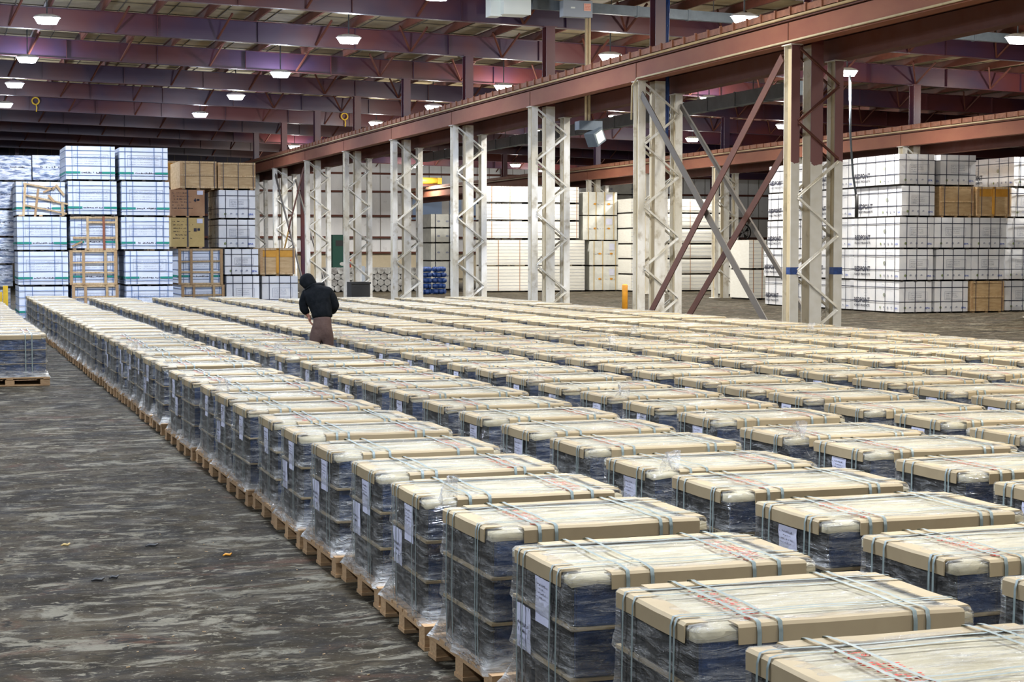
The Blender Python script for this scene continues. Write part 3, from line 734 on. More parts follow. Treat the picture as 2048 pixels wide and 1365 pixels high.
rows = [  # left edge X, phase (far edge Y of a pallet), end Y
    (2.44, 5.10, 51.0), (4.04, 4.80, 49.0), (5.67, 4.03, 48.0), (7.26, 4.5, 49.0), (8.86, 4.7, 47.2), (10.46, 4.2, 46.9), (12.06, 4.9, 47.2), (13.66, 4.4, 47.2)]
gaps = {(0, 14): .32, (1, 15): .42, (2, 17): .42, (3, 21): .3, (4, 24): .35, (2, 8): .12}
rown = ['row beside the aisle'] + ['%s row from the aisle' % nth(k) for k in range(2, 8)] + ['outermost row']
jit = random.Random(11); n_load = 0
for r, (Xk, ph, Yend) in enumerate(rows):
    y = ph; j = 0; cnt = 0; drift = 0
    while y < Yend:
        y += gaps.get((r, j), 0)
        cx, cy = Xk + .59 + jit.uniform(-.025, .025) + ({0: .06, 1: .03}.get(j, 0) if r == 0 else 0), y - LY / 2
        # in frame?
        c = [to_px((cx + sx * .55, cy + sy * .45, z)) for sx in (-1, 1) for sy in (-1, 1) for z in (0, .78)]
        inside = any(q[2] > 0 for q in c) and min(q[0] for q in c) < 2048 and max(q[0] for q in c) > 0 and min(q[1] for q in c) < 1365 and cy > 1.5
        if inside:
            cnt += 1
            lod = 0 if cy < 13.5 else (1 if cy < 27 else 2)
            pool = (NEAR, MID, FAR)[lod]; tr = pool[(j * 2 + r * 3 + (j // 3)) % len(pool)]
            label = 'film-wrapped pallet of tins, %s, %s from the front' % (rown[r], nth(cnt))
            o = copy_tree(tr, (cx, cy, 0), jit.uniform(-.018, .018), label, 'wrapped pallet loads')
            o.scale = (1, 1, 1 + jit.uniform(-.012, .012)); n_load += 1
            if lod < 2 and jit.random() < .13:
                tl = inst('loose_film', TAIL[jit.randrange(3)], o); tl.scale = (.8, .8, .75); tl.location = (-.50 + jit.uniform(-.03, .1), -.34, .79); tl.rotation_euler = (jit.uniform(-.3, .3), 0, jit.uniform(-.8, .8))
        y += 1.085 + jit.uniform(-.02, .02); j += 1
# short group left of the aisle
for q, (cx, y0, nn) in enumerate(((1.10, 28.0, 17), (-.15, 27.2, 3))):
    for j in range(nn):
        tr = (MID if j < 2 else FAR)[j % 3]
        o = copy_tree(tr, (cx + jit.uniform(-.02, .02), y0 + j * 1.085, 0), jit.uniform(-.01, .01), 'film-wrapped pallet left of the aisle, %s from the front%s' % (nth(j + 1), ' of its row' if q == 0 else ', at the photo edge'), 'wrapped pallet loads left of the aisle'); n_load += 1
for pool in (NEAR, MID, FAR):
    for t, ch in pool:
        for c, gs in ch:
            for g_ in gs: bpy.data.objects.remove(g_)
            bpy.data.objects.remove(c)
        bpy.data.objects.remove(t)
print('loads', n_load)

# ------------------------------------------------------------------ stacked packs of panels
def loop_band(b, axis, pos, x0, x1, y0, y1, z0, z1, m='band', w=.022, t=.006):
    """closed strap loop round a pack: axis = which coordinate stays fixed"""
    o = t
    if axis == 'x':
        b.box(pos - w / 2, pos + w / 2, y0 - o, y0, z0, z1, m).box(pos - w / 2, pos + w / 2, y1, y1 + o, z0, z1, m).box(pos - w / 2, pos + w / 2, y0 - o, y1 + o, z1, z1 + o, m)
    elif axis == 'y':
        b.box(x0 - o, x0, pos - w / 2, pos + w / 2, z0, z1, m).box(x1, x1 + o, pos - w / 2, pos + w / 2, z0, z1, m).box(x0 - o, x1 + o, pos - w / 2, pos + w / 2, z1, z1 + o, m)
    else:
        b.box(x0 - o, x1 + o, y0 - o, y0, pos - w / 2, pos + w / 2, m).box(x0 - o, x1 + o, y1, y1 + o, pos - w / 2, pos + w / 2, m)
        b.box(x0 - o, x0, y0, y1, pos - w / 2, pos + w / 2, m).box(x1, x1 + o, y0, y1, pos - w / 2, pos + w / 2, m)
    return b
def soft_box(x0, x1, y0, y1, z0, z1, m, sag, seed, n=6):
    """pack body with slightly swollen, uneven faces"""
    b = MB(); bm = bmesh.new()
    bmesh.ops.create_cube(bm, size=1); bmesh.ops.subdivide_edges(bm, edges=bm.edges[:], cuts=n, use_grid_fill=True)
    bm.verts.ensure_lookup_table(); i = b.mi(m)
    for v in bm.verts:
        c = v.co.copy(); k = [(.5 - abs(c[j])) for j in range(3)]
        nn = noise.noise(Vector((c.x * 2.3 + seed, c.y * 2.3, c.z * 2.3)))
        e = min(1, 6 * sorted(k)[1]); s_ = 1 - .006 * (1 - e)
        v.co = Vector(((x0 + x1) / 2 + c.x * (x1 - x0) * s_, (y0 + y1) / 2 + c.y * (y1 - y0) * s_, (z0 + z1) / 2 + c.z * (z1 - z0)))
        big = max(range(3), key=lambda j: abs(c[j]))
        if big != 2: v.co[big] += sag * nn * e * (1 if c[big] > 0 else -1) * .5
    b.v = [tuple(v.co) for v in bm.verts]; b.f = [tuple(v.index for v in f.verts) for f in bm.faces]; b.m = [i] * len(b.f); b.sm = [False] * len(b.f); bm.free(); return b
def icons(b, o, ux, uy, w, h, rg):
    o, ux, uy = Vector(o), Vector(ux), Vector(uy); n = 5
    for k in range(n):
        c = o + ux * (w * (k + .3) / n); m = ('print_green', 'print_grey', 'print_grey', 'print_grey', 'print_blue')[k]
        if k == 4:
            put_text(b, 'EPA', h, c - ux * h * .2, ux, uy, 'print_blue', width=h * 2.1); continue
        pts = [c + ux * (h * .5 * math.cos(a)) + uy * (h * .5 + h * .5 * math.sin(a)) for a in [2 * PI * j / 7 for j in range(5 if k % 2 else 7)]]
        b.face(pts, m)
def frame(b, o, ux, uy, w, h, m, t=.012):
    o, ux, uy = Vector(o), Vector(ux), Vector(uy)
    for (a, c, W_, H_) in ((0, 0, w, t), (0, h - t, w, t), (0, 0, t, h), (w - t, 0, t, h)):
        p = o + ux * a + uy * c; b.face([p, p + ux * W_, p + ux * W_ + uy * H_, p + uy * H_], m)
pk = random.Random(5)
LATT = {'': [(-.93, 0, -.93, 1, .09, 'wood'), (-.42, 0, -.42, 1, .08, 'wood'), (.5, 0, .5, 1, .08, 'ply_tan'), (.93, 0, .93, 1, .09, 'wood'), (-1, .03, 1, .03, .06, 'wood_pale'), (-1, .36, 1, .35, .05, 'wood_pale'), (-1, .64, 1, .66, .05, 'wood_pale'), (-1, .97, 1, .98, .06, 'wood_pale')],
        'white panel pack behind a broken tilted wooden lattice': [(-.62, .97, -.72, .0, .07, 'wood_pale'), (-.1, .8, -.25, -.02, .07, 'wood'), (-.7, .95, .55, .80, .05, 'wood_pale'), (-.7, .62, 1.1, .36, .05, 'wood_pale'), (-.68, .33, 1.05, .08, .05, 'wood_pale'), (.62, .92, .95, .62, .07, 'wood_pale'), (.3, .62, .55, .42, .07, 'wood'), (.86, .42, .9, .02, .08, 'wood_pale'), (.1, .70, .6, .86, .05, 'wood')],
        'white pack behind open lattice, third layer, second stack': [(-.28, 0, -.28, 1, .07, 'wood_pale'), (.42, 0, .40, 1, .07, 'crane_red'), (.95, 0, .95, 1, .08, 'wood_pale'), (-1, .96, 1, .97, .06, 'wood_pale'), (-.3, .82, 1, .82, .06, 'wood_pale'), (-.9, .36, 1, .36, .06, 'wood_pale'), (-.95, .1, -.5, .25, .05, 'wood'), (-.4, .02, 1, .02, .06, 'wood_pale')]}
def pack(x0, x1, y0, y1, z0, z1, kind, label, group=None, gap=.05, cat='pack', side_print=True, bands=None, rz=None):
    cx, cy = (x0 + x1) / 2, (y0 + y1) / 2; X, Y, H = (x1 - x0) / 2, (y1 - y0) / 2, z1 - z0 - .008
    names = {'R': 'panel_pack', 'G': 'panel_pack', 'S': 'foil_wrapped_bundle', 'B': 'board_pack', 'W': 'wrapped_board_pack', 'T': 'plywood_crate', 'O': 'plywood_crate', 'L': 'lattice_crate', 'C': 'carton_stack', 'Y': 'carton_stack', 'Z': 'grey_bundle'}
    t = empty(names[kind], (cx, cy, z0), (pk.uniform(-.006, .006) if kind == 'R' else pk.uniform(-.004, .004)) if rz is None else rz); tag(t, label, cat, group)
    s_ = pk.uniform(0, 50); zb = gap
    body = {'R': 'crate_white', 'G': 'crate_cool', 'S': 'foil', 'B': 'board_white', 'W': 'bundle_wrap', 'T': 'ply_tan', 'O': 'ply_tan', 'L': 'crate_cool', 'C': 'card_brown', 'Y': 'card_yellow', 'Z': 'bundle_wrap'}[kind]
    soft_box(-X, X, -Y, Y, zb, H, body, .02 if kind in 'RGLSZW' else .004, s_).build('body', t)
    for bx in (-X + .12, 0, X - .12):
        MB().box(bx - .05, bx + .05, -Y + .01, Y - .01, 0, zb, 'wood' if kind in 'TOCYL' else 'dark_gap').build('bearer', t)
    p = MB(); fy = -Y - .014; ux, uz = (1, 0, 0), (0, 0, 1)
    if kind == 'R':
        for f in (bands or (-.62, 0, .62)): loop_band(MB(), 'x', X * f + pk.uniform(-.03, .03), -X, X, -Y - .012, Y, zb, H).build('band', t)
        for f in (-.8, -.42, 0, .42, .8): loop_band(MB(), 'y', Y * f + pk.uniform(-.03, .03), -X - .012, X, -Y, Y, zb, H, w=.018).build('band', t)
        for f in (.33, .8): loop_band(MB(), 'z', zb + (H - zb) * f, -X - .012, X, -Y - .012, Y, zb, H).build('band', t)
        frame(p, (-X * .42, fy, H * .42), ux, uz, X * 1.12, H * .26, 'print_grey', .008)
        for r in range(4): glyphs(p, (-X * .36, fy, H * (.61 - .055 * r)), ux, uz, X * .3, .03, 'print_grey', pk, .9); 
        for r in range(3): glyphs(p, (0, fy, H * (.61 - .055 * r)), ux, uz, X * .35, .025, 'print_grey', pk, .9)
        glyphs(p, (-.05, fy, H * .38), ux, uz, X * .75, .026, 'print_grey', pk, .85)
        icons(p, (-X * .75, fy, H * .14), ux, uz, X * 1.6, .085, pk)
        sx = -X - .014; us = (0, -1, 0)
        if side_print:
            put_text(p, 'REDPOINT', .235, (sx, Y * .95, H * .30), us, uz, 'ink', width=Y * .70)
            put_text(p, 'FOREST PRODUCTS', .105, (sx, Y * .95, H * .17), us, uz, 'ink', width=Y * .70)
            q = [Vector((sx, -Y * .38 + .085 * math.cos(a), H * .57 + .065 * math.sin(a))) for a in [2 * PI * j / 12 for j in range(12)]]
            p.face(q, 'print_seal')
            for r in range(3): glyphs(p, (sx, -Y * .28, H * (.88 - .08 * r)), us, uz, Y * .5, .03, 'print_grey', pk, .8)
            icons(p, (sx, -Y * .16, H * .13), us, uz, Y * .8, .085, pk)
            for r in range(4): glyphs(p, (sx, Y * .5, H * (.78 - .09 * r)), us, uz, Y * .12, .02, 'print_grey', pk, .8)
        p.build('printing', t)
    elif kind in 'GL':
        for f in (-.78, -.5, .42, .78): loop_band(MB(), 'x', X * f + pk.uniform(-.03, .03), -X, X, -Y - .012, Y, zb, H, 'band_blue', .016).build('band', t)
        for f in (.12, .40, .66, .87): loop_band(MB(), 'z', zb + (H - zb) * f, -X - .012, X, -Y - .012, Y, zb, H, 'band_blue', .014).build('band', t)
        p.face([(-X, fy, H * .21), (-X * .42, fy, H * .21), (-X * .42, fy, H * .27), (-X, fy, H * .27)], 'green_band')
        p.face([(X * .46, fy, H * .21), (X, fy, H * .21), (X, fy, H * .27), (X * .46, fy, H * .27)], 'green_band')
        p.face([(-X - .014, -Y, H * .21), (-X - .014, -Y, H * .27), (-X - .014, Y, H * .27), (-X - .014, Y, H * .21)], 'green_band')
        glyphs(p, (-X * .38, fy, H * .215), ux, uz, X * .8, .055, 'ink', pk, .95, .8)
        frame(p, (-X * .68, fy, H * .44), ux, uz, X * 1.4, H * .33, 'print_grey', .01)
        for r in range(4):
            glyphs(p, (-X * .62, fy, H * (.70 - .07 * r)), ux, uz, X * .28, .024, 'print_grey', pk, .9); glyphs(p, (-X * .28, fy, H * (.70 - .07 * r)), ux, uz, X * .9, .024, 'print_grey', pk, .75)
        p.build('printing', t)
        if kind == 'L':
            lat = LATT.get(label, LATT[''])
            for (xa, za, xb, zb2, w_, m_) in lat:
                dd = .012 if abs(xa - xb) < .3 else -.012
                MB().bar((X * xa, -Y - .06 - dd, H * za), (X * xb, -Y - .06 - dd, H * zb2), w_, .022, m_, (0, 1, 0)).build('slat', t)
    elif kind == 'S':
        glyphs(p, (-X * .5, fy, H * .52), ux, uz, X * 1.2, .06, 'ink', pk, .7, .7); p.build('printing', t)
    elif kind == 'B':
        n = max(4, int(H / .155))
        for k in range(1, n): p.face([(-X, -Y - .004, H * k / n), (X, -Y - .004, H * k / n), (X, -Y - .004, H * k / n + .012), (-X, -Y - .004, H * k / n + .012)], 'print_grey')
        p.build('board_joints', t)
        for f in (bands or (-.84, -.46, -.08, .28, .64, .95)): loop_band(MB(), 'x', X * f, -X, X, -Y, Y, zb, H, 'ochre' if False else 'card_brown', .035).build('band', t)
    elif kind in 'WZ':
        for f in (bands or (-.7, -.25, .25, .8)): loop_band(MB(), 'x', X * f, -X, X, -Y - .012, Y, zb, H, 'card_yellow' if kind == 'W' else 'band', .04).build('band', t)
        for f in (-.3, .5):
            put = Vector((X * f, fy, H * .5)); p.face([put + Vector((.09 * math.cos(a), 0, .05 * math.sin(a))) for a in [2 * PI * j / 8 for j in range(8)]], 'bollard' if kind == 'W' else 'print_grey')
        if kind == 'W': glyphs(p, (-X * .8, fy, H * .47), ux, uz, X * 1.6, .06, 'print_grey', pk, .5); p.face([(X * .35, fy, H * .65), (X * .7, fy, H * .65), (X * .7, fy, H * .9), (X * .35, fy, H * .9)], 'paper')
        p.build('printing', t)
    elif kind in 'TO':
        if kind == 'O':
            p.face([(-X * .9, fy, H * .68), (X * .9, fy, H * .68), (X * .9, fy, H * .98), (-X * .9, fy, H * .98)], 'ply_orange')
            p.build('orange_panel', t); MB().box(-.05, .05, -Y - .04, -Y - .015, zb, H, 'ply_orange').build('slat', t)
        for z_ in (.05, .93): MB().box(-X, X, -Y - .04, -Y - .016, H * z_, H * z_ + .06, 'wood_pale').build('slat', t)
        if kind == 'T': MB().box(-X, X, -Y - .045, -Y - .02, H * .48, H * .53, 'wood_pale').build('slat', t)
        for f in (-.93, .93): MB().box(X * f - .045, X * f + .045, -Y - .038, -Y - .014, zb, H, 'wood').build('slat', t)
        for f in (bands or (-.8, 0, .8)): loop_band(MB(), 'x', X * f + .05, -X, X, -Y - .046, Y, zb, H, w=.02).build('band', t)
    elif kind in 'CY':
        for r in range(6): glyphs(p, (-X * .9, fy, H * (.86 - .11 * r)), ux, uz, X * (.8 + .4 * (r % 2)), .04, 'ink', pk, .6)
        glyphs(p, (X * .35, fy, H * .55), ux, uz, .16, .18, 'ink', pk, .9); p.face([(X * .55, fy, H * .82), (X * .9, fy, H * .82), (X * .9, fy, H * .97), (X * .55, fy, H * .97)], 'paper')
        p.build('printing', t)
        MB().box(-.02, .02, -Y - .02, -Y - .012, zb, H, 'band').build('band', t)
    return t
def column_of(Y, depth, ys, cells, group=None):
    """cells: bottom to top (px_left, px_right, kind, label); ys: image heights of the joints bottom to top"""
    z0 = 0
    for (a, b_, kind, label), yy in zip(cells, ys):
        pa, pb = on_y(a, yy, Y), on_y(b_, yy, Y); z1 = pa.z * .5 + pb.z * .5
        pack(pa.x + .01, pb.x - .01, Y + (.10 if kind == 'L' else 0), Y + depth, z0, z1 - .004, kind, label, group); z0 = z1
gp = 'packs stacked at the far left'
GL_ = 'white panel pack with green stripe, %s'
column_of(53.6, 2.4, [573, 503, 433, 363], [(37, 137, 'G', GL_ % 'lowest beside the silver bundles'), (35, 137, 'G', GL_ % 'second layer beside the silver bundles'), (33, 134, 'G', GL_ % 'third layer beside the silver bundles'), (31, 131, 'L', 'white panel pack behind a broken tilted wooden lattice')], gp)
column_of(53.6, 2.4, [570, 500, 432, 362, 292], [(143, 238, 'L', 'lattice-fronted crate at the floor in the second stack from left'), (138, 235, 'L', 'complete wooden lattice crate in the second layer, left half of the stacks'), (140, 236, 'L', 'white pack behind open lattice, third layer, second stack'), (135, 234, 'G', GL_ % 'fourth layer of the second stack'), (130, 230, 'G', GL_ % 'topmost and leftmost of the tall pair')], gp)
column_of(53.6, 2.4, [572, 502, 434, 363, 295], [(252, 347, 'G', GL_ % 'lowest of the third stack'), (250, 346, 'G', GL_ % 'second layer of the third stack'), (242, 339, 'G', GL_ % 'third layer of the third stack'), (242, 339, 'G', GL_ % 'fourth layer of the third stack'), (238, 336, 'G', GL_ % 'topmost and rightmost of the tall pair')], gp)
column_of(56.2, 2.4, [576, 530, 475, 420, 363, 310], [(-45, 22, 'S', 'silver foil bundle at the floor by the left photo edge'), (-45, 26, 'S', 'silver foil bundle, second layer at the left edge'), (-44, 28, 'S', 'silver foil bundle, third layer at the left edge'), (-43, 28, 'S', 'silver foil bundle, fourth layer at the left edge'), (-43, 30, 'S', 'silver foil bundle, fifth layer at the left edge'), (-40, 63, 'S', 'silver foil bundle on top at the left photo edge')], 'silver foil bundles')
_a, _b = on_y(65, 363, 56.2), on_y(126, 311, 56.2)
zb_ = on_y(65, 363, 56.2).z
for k in range(4): pack(_a.x + .02, _b.x + 0, 56.2 + .0, 58.6, zb_ * k / 4, zb_ * (k + 1) / 4 - .004, 'S', 'silver foil bundle hidden behind the striped packs, %s from the floor' % nth(k + 1), 'silver foil bundles')
pack(_a.x, _b.x, 56.2, 58.6, zb_, _b.z, 'S', 'silver foil bundle on top, just left of the tall pair', 'silver foil bundles')
# right half of the far-left stacks
column_of(57.0, 2.4, [570, 497, 435, 379, 322], [(362, 450, 'L', 'slatted crate at the floor under the square lattice'), (356, 447, 'L', 'square wooden lattice crate, right of the tall striped stacks'), (341, 409, 'Y', 'yellow-brown carton with handwriting marked six'), (340, 410, 'C', 'red-brown carton with handwriting above the yellow one'), (359, 433, 'T', 'pale plywood crate with paper sheet, top row, left one')], gp)
column_of(57.0, 2.4, [552, 498, 439, 380, 325], [(452, 519, 'R', 'white strapped pack at the floor beside the lattice crate'), (449, 517, 'R', 'white strapped pack, second layer beside the lattice crate'), (437, 511, 'R', 'white strapped pack, third layer beside the yellow carton'), (437, 511, 'R', 'white strapped pack, fourth layer under the plywood crates'), (435, 511, 'T', 'pale plywood crate with paper sheet, top row, right one')], gp)
column_of(57.4, 2.4, [552, 496], [(523, 596, 'R', 'white strapped pack under the orange-banded crate, left of the person'), (519, 590, 'O', 'plywood crate with orange band beside the dark hood')], gp)
_a, _b = on_y(338, 378, 60.0), on_y(358, 322, 60.0)
pack(_a.x - .9, _b.x + .3, 60.0, 62.0, _a.z, _b.z, 'O', 'orange-panelled crate half hidden behind the top plywood crate', gp)
pack(_a.x - .9, _b.x + .3, 60.0, 62.0, 0, _a.z, 'T', 'plywood crate carrying the orange-panelled crate, hidden below', gp)
# loose lattice pieces on the broken crate
# right-hand REDPOINT stacks
gr = 'white strapped packs of the right-hand block'
LN = ['floor layer', 'second layer', 'third layer', 'fourth layer', 'top layer']
ZL = [0, 1.065, 2.125, 3.18, 4.21, 5.25]
fronts = [[(1799, 1865), (1799, 1867), (1799, 1868), (1803, 1869), (1797, 1868)],
          [(1871, 1938), (1873, 1943), (1869, 1942), (1877, 1945), (1879, 1950)],
          [(1942, 2008), (1944, 2009), (1945, 2013), (1951, 2018), None],
          [(2012, 2080), (2011, 2080), (2014, 2082), (2021, 2090), (2026, 2096)]]
kinds = {(1, 3): 'T', (2, 3): 'O', (2, 0): 'T'}
cn = ['corner stack', 'second stack from the corner', 'third stack from the corner', 'stack at the right photo edge']
for c_, col in enumerate(fronts):
    for l, f in enumerate(col):
        if not f: continue
        y_ = 49.5 + pk.uniform(-.06, .06) + (.4 if c_ == 3 else 0)
        xa, xb = on_y(f[0], 500, y_).x, on_y(f[1], 500, y_).x; kd = kinds.get((c_, l), 'R')
        lab = {'R': 'white strapped panel pack, %s, %s' % (LN[l], cn[c_]), 'T': 'tan plywood crate, %s, %s' % (LN[l], cn[c_]), 'O': 'plywood crate with orange top panel, %s, %s' % (LN[l], cn[c_])}[kd]
        pack(xa, xb - .01, y_, y_ + 2.95, ZL[l], ZL[l + 1] - .004, kd, lab, gr)
for i, (dx, dy) in enumerate(((.05, 3.15), (-.08, 6.35))):
    for l in range(5):
        xx = 30.05 + dx + (.0, -.06, .08, .10, .14)[l] * (1 if i else .6)
        pack(xx, xx + 1.2, 49.6 + dy, 49.6 + dy + 2.95, ZL[l], ZL[l + 1] - .004, 'R', 'white strapped pack, %s, %s stack behind the corner stack' % (LN[l], ['first', 'last'][i]), gr, rz=0)
# more stacks past the block (back row, only tops show)
for i in range(4):
    xx = 33.2 + 1.3 * i
    pack(xx, xx + 1.22, 53.6, 56, 0, 5.0, 'R', 'tall white pack behind the right block, %s from the left' % nth(i + 1), 'white packs behind the right block', side_print=False)
# white board packs in the middle distance
gm = 'white board packs in the middle distance'
def far_block(px0, px1, joints, kind, Y, d, label, bands=None):
    z0 = 0
    for l, yy in enumerate(joints):
        a, b_ = on_y(px0, yy, Y), on_y(px1, yy, Y)
        pack(a.x, b_.x, Y, Y + d, z0, a.z - .004, kind, label % (['lowest', 'second', 'third', 'fourth', 'fifth', 'sixth', 'seventh'][l]), gm, bands=bands, gap=.07, rz=0); z0 = a.z
far_block(968, 1170, [533, 480], 'B', 81.0, 1.4, '%s long white board pack from the floor, left block', (-.72, -.3, -.02, .28, .62))
z0_ = on_y(1060, 480, 81.0).z; zz_ = [on_y(1060, q, 81.0).z for q in (443, 408, 373)]
for l, z1 in enumerate(zz_):
    a, b_ = on_y(968, 500, 81.0).x, on_y(1158, 500, 81.0).x
    pack(a, b_, 81.0, 82.4, z0_, z1 - .004, 'B', 'long white board pack, %s of the upper three, left block' % ['lowest', 'middle', 'top'][l], gm, gap=.09, rz=0); z0_ = z1
far_block(1179, 1237, [533, 482], 'W', 81.2, 1.4, '%s film-wrapped board pack from the floor, orange marks', (-.7, -.1, .8))
z0_ = on_y(1200, 482, 81.2).z
for l, q in enumerate((432, 384)):
    a, b_ = on_y(1166, 500, 81.2).x, on_y(1234, 500, 81.2).x; z1 = on_y(1200, q, 81.2).z
    pack(a, b_, 81.2, 82.6, z0_, z1 - .004, 'W', 'film-wrapped board pack with orange marks, %s of the upper two' % ['lower', 'higher'][l], gm, rz=0); z0_ = z1
far_block(1262, 1446, [550, 519, 489, 458, 427, 397], 'B', 79.5, 3.6, '%s board pack from the floor in the six-high block', (-.8, -.3, .28, .82))
far_block(1466, 1497, [535, 482], 'W', 71.2, 1.8, '%s narrow strapped pack from the floor, beside the lettered stack', (-.5, .6))
far_block(1498, 1533, [540, 480], 'B', 65.2, 1.8, '%s narrow board pack from the floor, beside the lettered stack', (-.5, .5))
far_block(862, 905, [523, 487, 457, 428], 'Z', 86.0, 2.4, '%s grey wrapped bundle from the floor, behind the third column', (-.6, .7))
far_block(1186, 1290, [390, 365], 'Z', 92.0, 2.0, '%s dim bundle seen over the board packs', (-.5, .5))
# ------------------------------------------------------------------ pipes, sacks and small things far back
def at_floor(px, Y): return on_y(px, 500, Y).x
pm = MB().tube([(0, 0, 0), (0, 2.6, 0)], .165, 'pipe_end', 10).mesh('wrapped_pipe'); k = 0
for l in range(4):
    for q in range(15 - (l % 2)):
        o = bpy.data.objects.new('wrapped_pipe', pm); COL.objects.link(o)
        o.location = (at_floor(655, 84) + .17 + q * .34 + .17 * (l % 2), 84, .17 + l * .29)
        tag(o, 'grey wrapped pipe lying in the long low pile by the end wall', 'pipe', 'pipes in the low pile')
for l in range(5):
    for q in range(2):
        x_ = at_floor(846, 78) + q * .72; b = MB(); n = 10
        b.tube([(x_ - .3 + .62 * i / n, 78 - .25 + q * .1 + .04 * math.sin(i * 1.7 + l), .135 + l * .262 + .008 * math.sin(i * .9 + l * 2)) for i in range(n + 1)], .125, 'blue_tarp', 12, radii=[.10] + [.122 + .003 * math.sin(i * 2 + l) for i in range(1, n)] + [.10])
        tag(b.build('rolled_tarp'), 'rolled blue tarpaulin, %s from the floor, %s half of the pile' % (nth(l + 1), ['left', 'right'][q]), 'tarpaulin', 'rolled blue tarpaulins')
t = empty('generator', (on_y(678, 500, 90).x, 90, 0)); tag(t, 'dark green machine with white oval badge by the end wall', 'machine')
MB().box(-.42, .42, -.3, .3, .9, 2.9, 'green_paint').build('casing', t); MB().box(-.5, .5, -.4, .4, 0, .9, 'black_metal').build('stand', t)
b = MB(); b.face([(.12 + .16 * math.cos(a), -.31, 1.35 + .1 * math.sin(a)) for a in [2 * PI * j / 12 for j in range(12)]], 'col_white'); b.build('badge', t)
MB().box(-.25, .15, -.31, -.3, 2.3, 2.6, 'black_metal').build('panel', t)
t = empty('fire_extinguisher', (on_y(697, 500, 110).x, 110, 0)); tag(t, 'red fire extinguisher board beside the green machine', 'extinguisher')
MB().tube([(0, 0, .2), (0, 0, .3), (0, 0, 1.6), (0, 0, 1.75)], .17, 'red_paint', 12, radii=[.15, .17, .17, .06]).build('cylinder', t); MB().box(-.05, .18, -.05, .05, 1.75, 1.9, 'black_metal').build('valve', t); MB().box(-.1, .1, -.1, .1, 0, .2, 'black_metal').build('stand', t)
for (px, pxe, py0, Y, h, lab, mm) in ((698, 735, 563, 65.5, .85, 'low black bin between the fifth crane columns', 'black_metal'), (712, 727, 545, 72.5, 1.4, 'grey switch cabinet behind the black bin', 'box_grey')):
    a, b_ = on_y(px, 500, Y).x, on_y(pxe, 500, Y).x; t = empty('storage_bin' if mm == 'black_metal' else 'switch_cabinet', ((a + b_) / 2, Y, 0)); tag(t, lab, 'bin' if mm == 'black_metal' else 'cabinet')
    w_ = (b_ - a) / 2
    if mm == 'black_metal':
        MB().box(-w_, w_, -.4, -.36, .05, h, mm).box(-w_, w_, .36, .4, .05, h, mm).box(-w_, -w_ + .04, -.36, .36, .05, h, mm).box(w_ - .04, w_, -.36, .36, .05, h, mm).box(-w_, w_, -.4, .4, 0, .05, mm).build('tub', t); MB().box(-w_ - .03, w_ + .03, -.43, -.4, h - .07, h, mm).build('rim', t)
    else: MB().box(-w_, w_, -.25, .25, .3, h, mm).build('casing', t); MB().box(-w_ * .5, w_ * .5, -.2, .2, 0, .3, mm).build('plinth', t)
# bollard
t = empty('bollard', (on_y(1250, 500, 47.5).x, 47.5, 0)); tag(t, 'orange-yellow steel bollard in front of the long white packs', 'bollard')
MB().tube([(0, 0, 0), (0, 0, 1.04), (0, 0, 1.08)], .085, 'bollard', 16, radii=[.085, .085, .06]).build('post', t); MB().tube([(0, 0, 0), (0, 0, .015)], .16, 'bollard', 16).build('base_plate', t)
# wall fan
fx = on_y(1487, 465, 90); t = empty('wall_fan', fx); tag(t, 'round black fan on a stand beyond the crossed braces', 'fan')
pts = [(.45 * math.cos(a), 0, .45 * math.sin(a)) for a in [2 * PI * j / 20 for j in range(21)]]
MB().tube(pts, .04, 'black_metal', 6, cap=False).build('cage_ring', t)
b = MB()
for j in range(10): b.bar((0, -.04, 0), (.44 * math.cos(j * PI / 5), -.04, .44 * math.sin(j * PI / 5)), .012, .012, 'black_metal', (0, 1, 0))
b.build('cage', t)
for j in range(4):
    a = j * PI / 2 + .4; MB().face([(.06 * math.cos(a), .02, .06 * math.sin(a)), (.38 * math.cos(a - .2), .05, .38 * math.sin(a - .2)), (.38 * math.cos(a + .45), -.01, .38 * math.sin(a + .45))], 'black_metal').build('blade', t)
MB().box(-.04, .04, .02, .1, -fx.z, -.4, 'black_metal').box(-.4, .4, -.2, .3, -fx.z, -fx.z + .05, 'black_metal').build('stand', t)
